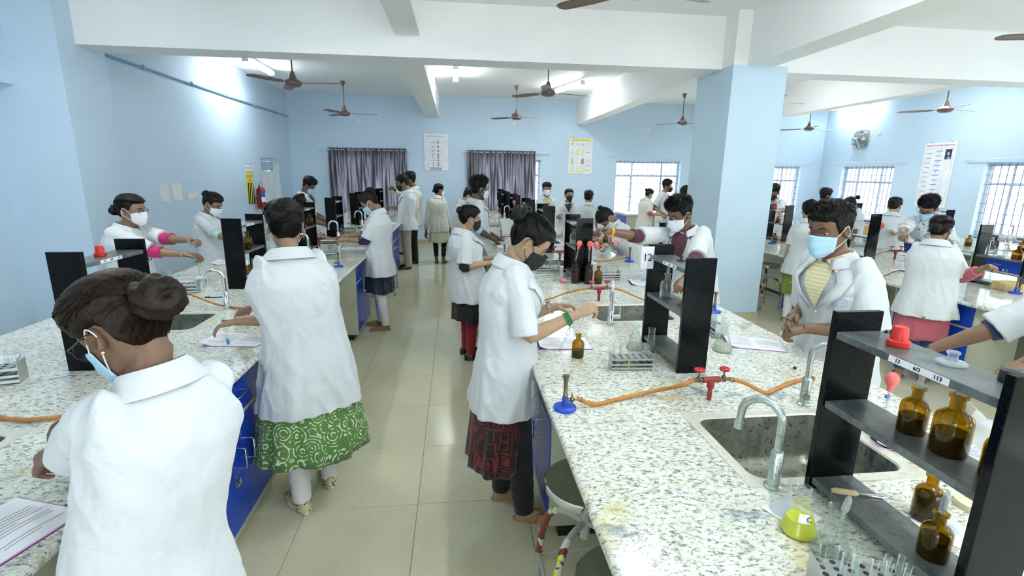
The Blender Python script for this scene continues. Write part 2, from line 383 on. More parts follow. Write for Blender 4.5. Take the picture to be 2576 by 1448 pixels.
# conduit on left wall
PIPE = mat('blue painted conduit', (128, 170, 204), .5)
c = thing('conduit', 'long blue painted conduit running along the left wall below the ceiling', 'conduit', (XL, 9.7, 3.07))
MB().tube([(.02, -3.2, 0), (.02, 3.28, 0)], .018, 8).build('pipe', PIPE, c)
cl = MB().box(.0, .045, -.012, .012, -.03, .03).mesh('clip', PIPE, 0)
for y in (-2.4, -1.2, 0, 1.2, 2.4): link('clip', cl, c, loc=(0, y, 0))

# tube lights
TUBE = emat('lit fluorescent tube', (.92, .97, 1.0), TUBE_E)
def tube_light(x, y, rz, label, n=2, z=CZ, drop=.1):
    t = thing('tube_light', label, 'light', (x, y, z), rz, 'fluorescent tube lights under the ceiling')
    MB().bbox(-.6, .6, -.04, .04, -drop+.03, -drop+.075, .006).box(-.4, -.37, -.012, .012, -drop+.07, 0).box(.37, .4, -.012, .012, -drop+.07, 0).build('batten', WPL, t)
    for k in range(n):
        yy = (k-(n-1)/2)*.06
        MB().cyl((-.58, yy, -drop), (.58, yy, -drop), .014, 8).build('tube', TUBE, t)
    for q in (-.5975, .5975): MB().bbox(q-.0125, q+.0125, -.05, .05, -drop-.02, -drop+.05, .004).build('end_holder', WPL, t)
    return t
tube_light(-3.35, 9.6, PI/2, 'twin fluorescent tube light by the left wall, beyond the nearest left fan')
tube_light(.03, 9.6, PI/2, 'twin fluorescent tube light beside the narrow beam, above the aisle')
tube_light(2.35, 10.6, PI/2+.25, 'twin fluorescent tube light behind the fan in the middle bay')
tube_light(5.2, 8.4, PI/2, 'twin fluorescent tube light hidden behind the free column')
tube_light(9.75, 11.9, PI/2, 'single fluorescent tube light above the right wall corner', 1)
tube_light(8.6, 8.6, PI/2, 'twin fluorescent tube light over the benches by the right wall')
for x, y, w_ in ((-2.4, 3.6, 'left bench, just before the cross beam'), (1.6, 3.2, 'middle bench, just before the cross beam'), (1.6, .4, 'right foreground rack'), (6.2, 3.0, 'right rows, just before the cross beam'), (8.6, 2.6, 'bench by the right wall'), (1.6, -1.6, 'floor behind the camera'), (6, -.6, 'right floor behind the camera')):  # tubes out of view, added to light the near part of the room
    tube_light(x, y, PI/2, 'unseen twin fluorescent tube light added over the '+w_)
# ---------------------------------------------------------------- benches
BT = .9
def cabinet(x, y0, y1, face, label, group, body_x):
    """a base unit; face = +1 looks to +X, -1 looks to -X; x = front plane"""
    t = thing('base_cabinet', label, 'cabinet', (x, (y0+y1)/2, 0), 0, group); t.scale.z = BT/.9
    w = (y1-y0)/2; s = face; d = abs(body_x-x)
    def bx(mb, a, b, ya, yb, za, zb, r=0):
        xa, xb = sorted((-s*a, -s*b))
        (mb.bbox(xa, xb, ya, yb, za, zb, r) if r else mb.box(xa, xb, ya, yb, za, zb)); return mb
    b = MB(); bx(b, .02, d, -w, w, .06, .86); b.build('body', CREAM, t)
    k = MB(); bx(k, .05, d, -w, w, 0, .06); k.build('kick_board', KICK, t)
    e = MB(); bx(e, 0, .02, -w, -w+.022, .06, .86); bx(e, 0, .02, w-.022, w, .06, .86); bx(e, 0, .02, -w+.022, w-.022, .06, .085); bx(e, 0, .02, -w+.022, w-.022, .615, .635); bx(e, 0, .02, -w+.022, w-.022, .845, .86); e.build('edging', CREAM, t)
    def handle(parent, y, z, vertical):
        h = .055; p = [V((0, 0, -h)), V((s*.03, 0, -h*.95)), V((s*.034, 0, -h*.8)), V((s*.034, 0, h*.8)), V((s*.03, 0, h*.95)), V((0, 0, h))]
        if not vertical: p = [V((q.x, q.z, 0)) for q in p]
        MB().tube([q+V((s*.004, y, z)) for q in p], .0045, 8).build('handle', CHROME, parent)
    dr = MB(); bx(dr, -.003, .017, -w+.026, w-.026, .64, .842, .002); dr = dr.build('drawer', CBL, t); handle(dr, 0, .745, False)
    MB().box(min(s*.0035, s*.0045), max(s*.0035, s*.0045), w-.12, w-.06, .80, .818).build('label_strip', WPAPER, dr)
    MB().cyl((s*.002, 0, .80), (s*.006, 0, .80), .008, 10).build('lock', BLK, dr)
    for q in (-1, 1):
        ya, yb = sorted((q*.003, q*(w-.026))); dd = MB(); bx(dd, -.003, .017, ya, yb, .088, .612, .002); dd = dd.build('door', CBL, t); handle(dd, q*.05, .43, True)
    return t
def keys(x, y, z, s):
    k = thing('key_ring', 'bunch of keys hanging from the blue cabinet door nearest the camera on the left', 'keys', (x, y, z))
    MB().tube(arc((s*.02, 0, 0), .016, 0, 360, 16, 'yz'), .0016, 6, False).build('ring', CHROME, k)
    for j, a in enumerate((-.25, 0, .3)):
        MB().box(-.001, .001, -.009, .009, -.05, -.014, Matrix.Translation((s*(.02+.004*j), 0, -.01)) @ Matrix.Rotation(a, 4, 'X')).build('key', STEEL, k)
def worktop(x0, x1, y0, y1, label, sinks, group='speckled granite worktops', joints=None):
    """granite slabs with real sink cut-outs; joints along y"""
    r = thing('worktop', label, 'worktop', ((x0+x1)/2, (y0+y1)/2, BT), 0, group); c = r.location; xm = (x0+x1)/2+.035
    ys = [y0]+[j for j in (joints or []) if y0 < j < y1]+[y1]
    for i in range(len(ys)-1):
        for xa, xb in ((x0, xm), (xm, x1)):
            m = MB(); cut = [(max(sx0, xa), min(sx1, xb), max(sy0, ys[i]), min(sy1, ys[i+1])) for sx0, sx1, sy0, sy1 in sinks]
            cut = [q for q in cut if q[0] < q[1] and q[2] < q[3]]
            X = sorted({xa, xb, *[q[0] for q in cut], *[q[1] for q in cut]}); Y = sorted({ys[i], ys[i+1], *[q[2] for q in cut], *[q[3] for q in cut]})
            for a in range(len(X)-1):
                for b in range(len(Y)-1):
                    cx, cy = (X[a]+X[a+1])/2, (Y[b]+Y[b+1])/2
                    if any(q[0] < cx < q[1] and q[2] < cy < q[3] for q in cut): continue
                    e = .0008
                    m.box(X[a]+(e if X[a] == xm else 0)-c.x, X[a+1]-(e if X[a+1] == xm else 0)-c.x, Y[b]+(e if b == 0 and i else 0)-c.y, Y[b+1]-(e if b == len(Y)-2 and i < len(ys)-2 else 0)-c.y, -.035, 0)
            m.build('slab', GRAN, r, smooth=0)
    m = MB()
    for xx, sg in ((x0, 1), (x1, -1)):
        m.tube([(xx-c.x+sg*.004, y0-c.y, -.017), (xx-c.x+sg*.004, y1-c.y, -.017)], .0175, 12)
    m.build('rounded_edge', GRAN, r)
    return r
def carcass(x0, x1, y0, y1, label, group='cream bench carcasses'):
    """centre spine panel that carries the worktop between the cabinets"""
    t = thing('bench_frame', label, 'bench', ((x0+x1)/2, (y0+y1)/2, 0), 0, group); L = (y1-y0)/2
    t.scale.z = BT/.9; MB().box(-.09, .09, -L, L, .06, .69).build('spine_panel', CREAM, t); MB().box(-.07, .07, -L, L, 0, .06).build('kick_board', KICK, t)
    return t
def sink(x0, x1, y0, y1, label, dz=.2):
    """steel basin with a flat flange; x0..y1 is the outer flange"""
    t = thing('sink', label, 'sink', ((x0+x1)/2, (y0+y1)/2, BT), 0, 'steel sinks let into the worktops'); w, l = (x1-x0)/2, (y1-y0)/2
    def rr(a, b, r, z, n=5):
        p = []
        for cx, cy, a0 in ((a-r, b-r, 0), (-a+r, b-r, 90), (-a+r, -b+r, 180), (a-r, -b+r, 270)):
            for k in range(n+1): q = math.radians(a0+90*k/n); p.append(V((cx+r*math.cos(q), cy+r*math.sin(q), z)))
        return p
    m = MB(); m.loft([rr(w, l, .006, 0), rr(w, l, .006, .003), rr(w-.035, l-.035, .05, .003), rr(w-.038, l-.038, .05, -.004)], cap=False); m.build('flange', RIM, t, smooth=30)
    m = MB(); m.loft([rr(w-.038, l-.038, .05, -.004), rr(w-.05, l-.05, .06, -dz+.04), rr(w-.07, l-.07, .06, -dz+.008), rr(w-.12, l-.12, .04, -dz), rr(.03, .03, .0299, -dz-.004)], cap=True)
    m.f.pop(len(m.f)-2); m.mi.pop(); m.build('basin', SINK, t, smooth=60)
    m = MB(); m.lathe([(.028, -dz-.002), (.028, -dz+.002), (.012, -dz+.002), (.012, -dz-.001)], 16); m.build('waste', CHROME, t)
    return t
def faucet(x, y, rz, label, s=1.0, m_=None, hz=.27):
    t = thing('faucet', label, 'tap', (x, y, BT), rz, 'gooseneck sink taps'); m_ = m_ or CHROME
    MB().lathe([(.026, 0), (.026, .006), (.018, .01), (.018, .115), (.0145, .12)], 16).build('base', m_, t)
    R = .055; p = [V((0, 0, .11)), V((0, 0, .16)), V((0, 0, hz-.06))]+[V((R-R*math.cos(a), 0, hz-.06+R*math.sin(a))) for a in [math.radians(d) for d in range(12, 181, 12)]]+[V((2*R+.003, 0, hz-.10))]
    MB().tube(p, .0115, 14).cyl(p[-1]+V((0, 0, .004)), p[-1]+V((.001, 0, -.016)), .0135, 14).build('spout', m_, t)
    MB().cyl((0, -.01, .055), (0, -.06, .058), .014, 14).cyl((0, -.052, .06), (0, -.058, .125), .0045, 8).build('lever', m_, t)
    return t

L_S = [(-2.06, -1.49, -.55, -.08), (-2.06, -1.49, 1.30, 1.76), (-2.06, -1.49, 2.85, 3.28), (-2.06, -1.49, 4.75, 5.2), (-2.06, -1.49, 6.35, 6.8), (-2.06, -1.49, 8.05, 8.5), (-2.06, -1.49, 9.65, 10.1)]
C_S = [(.86, 1.45, 1.20, 1.66), (.86, 1.44, 2.85, 3.31), (.86, 1.44, 4.75, 5.2), (.86, 1.44, 6.35, 6.8), (.86, 1.44, 7.95, 8.4), (.86, 1.44, 9.5, 9.95)]
R_S = [(4.85, 5.42, 4.45, 4.95), (4.85, 5.42, 6.3, 6.8)]
D_S = [(7.9, 8.5, 5.9, 6.4)]
LX, CX, RX, DX = (-2.48, -1.0), (.37, 1.86), (4.27, 5.95), (7.45, 8.9)
BR = .8      # the right rows are lower
inn = lambda q: (q[0]+.02, q[1]-.02, q[2]+.02, q[3]-.02)
worktop(*LX, -1.2, 12.0, 'long speckled granite worktop of the bench row by the left wall', [inn(q) for q in L_S], joints=[1.8, 3.42, 5.4, 7.2, 9.0, 10.6])
worktop(*CX, -1.2, 12.3, 'long speckled granite worktop of the middle bench row beside the aisle', [inn(q) for q in C_S], joints=[1.76, 3.40, 5.4, 7.2, 9.0, 10.6])
carcass(*LX, -1.1, 11.9, 'cream carcass under the left worktop'); carcass(*CX, -1.1, 12.2, 'cream carcass under the middle worktop')
G = 'blue fronted base cabinets'
for y0, y1, lb in ((1.95, 2.72, 'blue two-door base cabinet with a drawer, left of the aisle, nearest the camera'), (5.28, 6.05, 'blue base cabinet under the left worktop beside the woman in the navy dotted kurta'),
                   (8.55, 9.4, 'blue base cabinet under the left worktop by the man in khaki trousers'), (11.1, 11.85, 'blue base cabinet at the far end of the left worktop')):
    cabinet(-1.07, y0, y1, 1, lb, G, -1.46)
for y0, y1, lb in ((1.9, 2.7, 'blue base cabinet facing the left wall, near end'), (5.3, 6.1, 'blue base cabinet facing the left wall, second'), (8.5, 9.3, 'blue base cabinet facing the left wall, third')):
    cabinet(-2.41, y0, y1, -1, lb, G, -2.08)
for y0, y1, lb in ((2.12, 2.86, 'blue base cabinet right of the aisle beside the stools, nearest the camera'), (5.3, 6.1, 'blue base cabinet under the middle worktop behind the girl in the black salwar'), (8.6, 9.4, 'blue base cabinet under the middle worktop, far along the aisle')):
    cabinet(.45, y0, y1, -1, lb, G, .83)
for y0, y1, lb in ((2.1, 2.9, 'blue base cabinet on the right side of the middle worktop, near'), (5.3, 6.1, 'blue base cabinet on the right side of the middle worktop, by the column')):
    cabinet(1.79, y0, y1, 1, lb, G, 1.46)
keys(-1.045, 2.16, .42, 1)
for k, q in enumerate(L_S): sink(*q, ['steel sink in the left worktop behind the camera', 'steel sink in the left worktop beside the foreground woman', 'steel sink in the left worktop between the two black racks at the front', 'steel sink in the left worktop beyond the rack numbered 6', 'steel sink in the left worktop by the navy dotted kurta', 'steel sink in the left worktop by the boy in the maroon shirt', 'steel sink at the far end of the left worktop'][k])
for k, q in enumerate(C_S): sink(*q, ['large stained steel sink nearest the camera on the right', 'stained steel sink behind the rack numbered 12', 'steel sink in the middle worktop beyond the pink bulbs', 'steel sink in the middle worktop beside the tall boy', 'steel sink in the middle worktop, second from the far end', 'steel sink at the far end of the middle worktop'][k])
FA = 'faucet'
faucet(.93, 1.20, 2.35, 'scaled gooseneck tap with lever at the front of the large stained sink', m_=FAUC)
faucet(1.40, 1.70, -.6, 'scaled gooseneck tap behind the large stained sink', m_=FAUC)
faucet(.94, 2.82, 1.25, 'chrome gooseneck tap in front of the rack numbered 12')
faucet(-1.515, 3.34, PI+.2, 'chrome gooseneck tap beside the woman in the green paisley kurta')
faucet(-2.03, 1.72, 0, 'steel tap at the left edge of the picture beside the foreground hands', m_=FAUC, hz=.2)
faucet(-1.53, 5.3, PI, 'chrome gooseneck tap behind the rack numbered 6')
faucet(-1.545, 6.70, PI+.2, 'chrome gooseneck tap in front of the woman in the navy dotted kurta')
faucet(-2.06, 6.75, 0, 'chrome gooseneck tap beside the hands of the boy in maroon')
faucet(-1.55, 8.45, PI, 'chrome gooseneck tap behind the navy kurta girl')
faucet(-2.08, 8.6, 0, 'small chrome tap facing the left wall far along the bench')
faucet(-1.5, 10.2, PI, 'farthest chrome tap on the left bench')
faucet(.93, 7.85, .3, 'chrome tap behind the girl in the black mask at the aisle')
faucet(.98, 10.0, .3, 'chrome tap far along the middle bench'); faucet(1.0, 11.9, .3, 'farthest chrome tap on the middle bench')
faucet(.95, 6.35, .3, 'chrome tap beside the tall boy with glasses')
# the two right-hand rows stand lower
BT = BR
worktop(*RX, 1.2, 9.1, 'speckled granite worktop of the bench row right of the column', [inn(q) for q in R_S], joints=[2.9, 4.6, 6.2])
worktop(*DX, 2.2, 10.6, 'speckled granite worktop of the bench row nearest the right wall', [inn(q) for q in D_S], joints=[4.2, 6.2, 8])
carcass(*RX, 1.3, 9.0, 'cream carcass under the worktop right of the column'); carcass(*DX, 2.3, 10.5, 'cream carcass under the worktop nearest the right wall')
for y0, y1, lb in ((3.52, 4.32, 'blue base cabinet beside the woman in the pink checked skirt'), (5.35, 6.0, 'blue base cabinet beside the girl in the olive skirt')):
    cabinet(4.36, y0, y1, -1, lb, G, 4.82)
for y0, y1, lb in ((5.55, 6.35, 'blue base cabinet with a long handled drawer below the worktop near the right wall'), (7.1, 7.75, 'small blue base cabinet near the right wall behind the leaning boy'), (9.1, 9.9, 'blue base cabinet far along the right wall row')):
    cabinet(7.53, y0, y1, -1, lb, G, 7.87)
for k, q in enumerate(R_S): sink(*q, ['steel sink in the right worktop behind the woman in the pink skirt', 'steel sink in the right worktop beside the girl in the olive skirt'][k])
for k, q in enumerate(D_S): sink(*q, 'steel sink in the worktop nearest the right wall')
faucet(8.25, 6.45, PI*1.1, 'chrome tap on the bench by the barred right window', hz=.36)
BT = .9

# ---------------------------------------------------------------- reagent racks
def rack(x, y, label, number=None, numside=1, strip=1, L=.46, x_w=.14, z=BT, group='black granite reagent racks', H=.545):
    t = thing('reagent_rack', label, 'rack', (x, y, z), 0, group); w = x_w/2; th = .02
    for yy in (0, L-th): MB().bbox(-w, w, yy, yy+th, 0, H, .0015).build('end_panel', BLACK, t, smooth=0)
    for zz in (.02, .265, .47): MB().bbox(-w+.006, w-.006, th, L-th, zz, zz+.02, .0015).build('shelf', DUSTY, t, smooth=0)
    MB().box(-.0, .004, 0, 0, 0, 0)
    sx = -1 if strip < 0 else 1; xs = sx*(w-.006)
    st = MB().box(min(xs, xs+sx*.001), max(xs, xs+sx*.001), .12, .27, .472, .488).build('label_strip', WPAPER, t)
    for k, s_ in enumerate(('13', '6/3', '113')):
        text(s_, .014, INK, st, (xs+sx*.0016, .145+.05*k if sx > 0 else .245-.05*k, .48), (PI/2, 0, PI/2*sx))
    if number:
        side = 1 if numside > 0 else -1; yy = L-th-.001
        n = MB().box(-.055, .045, yy-.0015, yy, .40, .52).build('number_sheet', WPAPER, t) if numside == 2 else \
            MB().box(-.05, .05, -.0014, -.0003, .0, .14, Matrix.Translation((side*(w+.046), 0, .335))).build('number_sheet', WPAPER, t)
    return t
RL = ['black granite rack at the left foreground with the red stopper on top', 'black granite rack numbered 6 holding amber bottles, left bench', 'black granite rack in front of the boy in maroon, left bench, third from the camera', 'black granite rack with a white label slip, left bench, fourth from the camera', 'black granite rack behind the head of the navy kurta girl', 'black granite rack before the curtain, second farthest on the left bench', 'farthest black granite rack on the left bench']
RACKS = []
for (x, y), lb in zip(((-1.685, 2.30), (-1.685, 3.93), (-1.71, 5.6), (-1.72, 7.1), (-1.72, 8.75), (-1.72, 10.25), (-1.68, 11.0)), RL): rack(x, y, lb, strip=1)
RM = ['large black granite rack at the right foreground with a red stopper on top', 'black granite rack numbered 12 with the clear dropper bottle', 'black granite rack behind the three pink bulbs', 'black granite rack behind the head of the girl in black mask', 'black granite rack in the middle row, third beyond the pink bulbs', 'black granite rack with a white funnel, middle row', 'black granite rack before the curtain, second farthest of the middle row', 'farthest black granite rack of the middle row']
for (x, y), lb in zip(((1.10, .74), (1.09, 2.05), (1.08, 4.05), (1.07, 5.63), (1.06, 7.03), (1.05, 8.58), (1.03, 10.05), (1.06, 11.5)), RM): rack(x, y, lb, strip=-1)
for x, y, H, lb in ((5.2, 3.85, .577, 'black granite rack with dusty lower shelf right of the woman in the pink skirt'), (5.2, 5.6, .577, 'black granite rack with a pink bulb before it, behind the foreground boy'), (5.2, 7.24, .577, 'black granite rack with a red stopper, beside the column'), (8.1, 9.2, .52, 'black granite rack far by the barred right window'), (8.1, 7.3, .52, 'black granite rack behind the shoulder of the leaning boy'), (8.1, 4.6, .52, 'black granite rack with number 20, by the right window')):
    rack(x, y, lb, strip=-1, z=.8, H=H)
# number sheets on racks 6, 12 and 20
def sheet(x, y, z, rz, txt, label, w=.10, h=.14):
    t = thing('number_sheet', label, 'sign', (x, y, z), rz)
    MB().box(-w/2, w/2, -.0012, 0, -h/2, h/2).build('paper', WPAPER, t); text(txt, w*.82, INK, t, (0, -.002, 0), (PI/2, 0, 0), sx=.9)
sheet(-1.548, 4.365, 1.34, PI/2, '6', 'white sheet with the number 6 hanging on the rack edge', .09, .12); sheet(1.012, 2.489, 1.375, 0, '12', 'white sheet with the number 12 on the rack', .07, .12)
sheet(8.10, 4.598, 1.235, 0, '20', 'white sheet with the number 20 on the rack by the right window', .16, .16)

# ---------------------------------------------------------------- glassware and apparatus
PROTO = {}
def place(kind, maker, x, y, z, label, cat, rz=0, tilt=None, group=None, s=1.0):
    """first of a kind is built, the others are copies with a label of their own"""
    if kind not in PROTO:
        t = thing(maker.__name__, label, cat, (0, 0, 0)); maker(t); PROTO[kind] = t
    else:
        t = copy_tree(PROTO[kind]); t['label'] = label
    if maker is not None: t.name = maker.__name__
    t.location = (x, y, z); t.rotation_euler = (tilt[0], tilt[1], rz) if tilt else (0, 0, rz); t.scale = (s, s, s)
    if group: t['group'] = group
    return t
def jug(prof, wall=.0015): return prof
LBL = mat('bottle label', (232, 230, 222), .7)
def bottle(glass, liq, lv=.36, H=.14, R=.036, drop=False, lab=False):
    def reagent_bottle(t):
        pr = [(.002, 0), (R*.94, 0), (R, .004), (R, H*.56), (R*.93, H*.64), (R*.70, H*.71), (R*.40, H*.76), (R*.38, H*.93), (R*.52, H*.95), (R*.52, H), (R*.36, H)]
        MB().lathe(pr, 28, cap=False).build('glass', glass, t, smooth=50)
        MB().lathe([(R*.90, .004), (R*.92, .008), (R*.92, H*.56*lv*1.6), (.001, H*.56*lv*1.6)], 24).build('liquid', liq, t)
        if lab: MB().loft([[V(((R+.0006)*math.cos(a), (R+.0006)*math.sin(a), z)) for a in [math.radians(200+8*i) for i in range(10)]] for z in (H*.28, H*.42)], cap=False, closed=False).build('label', LBL, t)
        if drop: MB().tube([(0, 0, H*.3), (0, 0, H*1.0), (0, 0, H*1.02)], [.003, .0035, .006], 8).tube([(0, 0, H*1.0), (0, 0, H*1.12), (0, 0, H*1.3), (0, 0, H*1.36)], [.0085, .0075, .0075, .003], 10).build('dropper', FROST, t)
    return reagent_bottle
def conical_flask(glass, liq, lv, H=.125, R=.042, neck=.0155):
    def conical_flask(t):
        MB().lathe([(.002, 0), (R*.94, 0), (R, .006), (R*.97, .014), (neck*1.05, H*.70), (neck, H*.76), (neck, H*.96), (neck*1.18, H), (neck*1.1, H)], 28, cap=False).build('glass', glass, t, smooth=50)
        if liq:
            k = lambda z: (R*.97+(neck-R*.97)*(z-.014)/(H*.70-.014))*.96 if z > .014 else R*.95
            zz = H*lv; MB().lathe([(R*.90, .002), (R*.95, .008), (R*.93, .014), (k(zz), zz), (.001, zz)], 28).build('liquid', liq, t)
    return conical_flask
def test_tube_rack(n=6, fill=None, ntube=8, seed=1):
    def test_tube_rack(t):
        w, d, h = .105, .036, .085
        for sx in (-1, 1):
            MB().bbox(sx*w-.001, sx*w+.001, -d, d, 0, h, .0008).build('end_plate', ALU, t)
        for z in (.004, .035, .062):
            m = MB(); m.box(-w, w, -d, d, z, z+.0015)
            for y in (-d, d): m.box(-w, w, min(y, y-.001*(1 if y > 0 else -1)), max(y, y-.001*(1 if y > 0 else -1)), z-.008 if z > .01 else z, z+.0015 if z > .01 else z+.012)
            sh = m.build('rack_shelf', ALU, t)
            if z > .01:
                hm = MB()
                for i in range(n):
                    for j in range(3): hm.lathe([(.0080, z+.0017), (.0004, z+.0018)], 12, T=Matrix.Translation((-w+w*2*(i+.5)/n, -d+2*d*(j+.5)/3, 0)), cap=False)
                hm.build('holes', INK, sh)['kind'] = 'stuff'
        rn = random.Random(seed); spots = [(i, j) for i in range(n) for j in range(3)]; rn.shuffle(spots)
        tm = MB().lathe([(.001, 0), (.005, .001), (.0075, .006), (.0078, .012), (.0078, .118), (.009, .12), (.0082, .12)], 14, cap=False).mesh('test_tube', GLASS, 50)
        lm = MB().lathe([(.001, .0005), (.0068, .006), (.0070, .04), (.0005, .04)], 12).mesh('liquid', fill or BEAK, 50) if fill else None
        for k in range(ntube):
            i, j = spots[k]; tt = link('test_tube', tm, t, loc=(-w+w*2*(i+.5)/n, -d+2*d*(j+.5)/3, .006), rot=(rn.uniform(-.05, .05), rn.uniform(-.05, .05), 0))
            if lm and k % 2 == 0: link('liquid', lm, tt)
    return test_tube_rack
def bunsen_burner(t):
    MB().lathe([(.002, 0), (.044, 0), (.045, .004), (.044, .012), (.03, .015), (.012, .018)], 28).build('base', BBLUE, t)
    MB().lathe([(.012, .014), (.012, .05), (.011, .052)], 16).build('stem', BBLUE, t)
    MB().lathe([(.0085, .05), (.0095, .055), (.0095, .062), (.008, .064), (.008, .118), (.0105, .122), (.0105, .132), (.014, .136), (.014, .142), (.010, .142)], 16).build('barrel', BRASS, t)
    MB().cyl((.010, 0, .038), (.05, 0, .038), .0055, 10).lathe([(.004, -.012), (.011, -.004), (.011, .004), (.004, .012)], 12, T=Matrix.Translation((.028, 0, .038))).cyl((.028, 0, .05), (.028, 0, .062), .003, 8).build('gas_inlet', BRASS, t)
def gas_tap(t):
    MB().lathe([(.011, 0), (.011, .004)], 16).cyl((0, 0, 0), (0, 0, .075), .0105, 16).lathe([(.0165, .062), (.0165, .092), (.014, .10)], 16).cyl((-.04, 0, .10), (.04, 0, .10), .0145, 16).build('tee', RED, t)
    for s in (-1, 1):
        v = MB(); v.cyl((s*.038, 0, .10), (s*.085, 0, .10), .009, 12).bbox(s*.06-.009, s*.06+.009, -.010, .010, .09, .112, .002).cyl((s*.06, 0, .11), (s*.06, 0, .145), .0035, 8).lathe([(.008, .108), (.009, .116), (.005, .12)], 10, T=Matrix.Translation((s*.06, 0, 0))); vo = v.build('valve', BRASS, t)
        MB().lathe([(.004, .143), (.021, .143), (.0225, .146), (.0225, .154), (.018, .156), (.017, .152), (.006, .152), (.005, .157), (.0005, .157)], 24, T=Matrix.Translation((s*.06, 0, 0))).build('hand_wheel', REDW, vo)
def rubber_bulb(t):
    MB().lathe([(.001, .030), (.010, .028), (.0185, .018), (.021, .006), (.018, -.006), (.011, -.016), (.0085, -.028), (.009, -.034), (.004, -.034)], 20).build('bulb', PINKR, t)
    MB().lathe([(.0048, -.034), (.0048, -.13), (.002, -.17)], 10).build('stem', FROST, t)
def stopper(m_, s=1.0, knob=True):
    def bottle_stopper(t):
        MB().lathe([(.002, 0), (.030*s, 0), (.031*s, .003), (.028*s, .007), (.012*s, .010), (.010*s, .022), (.014*s, .028), (.012*s, .032), (.001, .033)] if knob else [(.024*s, 0), (.025*s, .004), (.025*s, .014), (.019*s, .016), (.018*s, .034), (.0175*s, .036), (.016*s, .048), (.0145*s, .050), (.001, .050)], 24).build('stopper', m_, t, smooth=35)
    return bottle_stopper
def funnel(t):
    MB().lathe([(.042, 0), (.041, .002), (.010, .036), (.006, .042), (.004, .10)], 24, cap=False).build('cone', FROST, t)
BP, PP = mat('printed ink', (120, 122, 130), .8), mat('pink page edge', (216, 160, 200), .7)
COVER = mat('purple book cover', (84, 44, 130), .35, var=.3, vscale=9)
def notebook(curl=.03, w=.20, h=.27, cover=COVER, seed=1):
    """an open book: cover, two page blocks that swell from the spine, printed lines, one page lifting"""
    def open_notebook(t):
        MB().box(-w-.004, w+.004, -h/2-.003, h/2+.003, 0, .002).build('cover', cover, t)
        for s in (-1, 1):
            m = MB(); N = 12; top = []
            prof = [(i/N, .004+.010*math.sin(PI*min(1, (i/N)*1.15+.05))**.8*(1 if s < 0 else .7)+(curl*max(0, (i/N-.45)/.55)**2 if s < 0 else 0)) for i in range(N+1)]
            vs = []; 
            for y in (-h/2, h/2):
                vs += [V((s*u*w, y, z)) for u, z in prof]+[V((s*u*w, y, .0022+(curl*.8*max(0, (u-.45)/.55)**2 if s < 0 else 0))) for u, z in prof]
            n = N+1; fs = []
            for i in range(N):
                fs += [(i, i+1, 2*n+i+1, 2*n+i), (n+i, 3*n+i, 3*n+i+1, n+i+1), (i, n+i, n+i+1, i+1), (2*n+i, 2*n+i+1, 3*n+i+1, 3*n+i)]
            fs += [(N, 2*n+N, 3*n+N, n+N)]
            m.add(vs, fs); pg = m.build('page_block', WPAPER, t, smooth=30)
            l = MB(); rn = random.Random(seed+s)
            for k in range(15):
                if rn.random() < .16: continue
                y = h/2-.03-k*(h-.055)/15; a, b = .10, (.9 if rn.random() < .7 else .55); P = []
                for q in range(9):
                    u = a+(b-a)*q/8; f = u*N; i = int(min(f, N-1)); z = prof[i][1]+(prof[i+1][1]-prof[i][1])*(f-i)+.0007; P.append((s*u*w, z))
                for q in range(8): l.add([(P[q][0], y, P[q][1]), (P[q+1][0], y, P[q+1][1]), (P[q+1][0], y-.0022, P[q+1][1]), (P[q][0], y-.0022, P[q][1])], [(0, 1, 2, 3) if s < 0 else (3, 2, 1, 0)])
            l.build('printed_lines', BP, pg, smooth=0)
        MB().box(-w, w, -h/2-.0012, -h/2-.0004, .0025, .006).build('page_edge', PP, t)
    return open_notebook
def hose(label, pts, r=.0065, m_=None):
    """rubber hose through world points"""
    P = [V(p) for p in pts]; o = P[0].copy(); t = thing('rubber_hose', label, 'hose', o)
    MB().tube(spline([p-o for p in P], 7), r, 12).build('hose', m_ or HOSE, t)
    for e, f in ((0, 1), (-1, -2)):
        d = (P[f]-P[e]).normalized(); MB().tube([P[e]-o+d*.012, P[e]-o+d*.020], r*1.22, 12).build('hose_clip', BRASS, t)
    return t
def pen(x, y, z, rz, m_, label, L=.14):
    t = thing('pen', label, 'pen', (x, y, z+.004), rz)
    MB().tube([(-L/2, 0, 0), (L/2-.02, 0, 0), (L/2-.008, 0, 0), (L/2, 0, 0)], [.004, .004, .003, .0006], 8).build('barrel', m_, t); MB().tube([(-L/2-.001, 0, 0), (-L/2+.045, 0, 0)], .0048, 8).box(-L/2, -L/2+.035, -.001, .001, .004, .0065).build('cap', m_, t)
    return t
PENB = mat('light blue pen', (60, 150, 206), .3)
def P9(px, py, z=.9): p = at(px, py, z); return p.x, p.y, z
def shelf_pt(px, py, z): return P9(px, py, z)
WBOOK = 'open notebooks on the worktops'

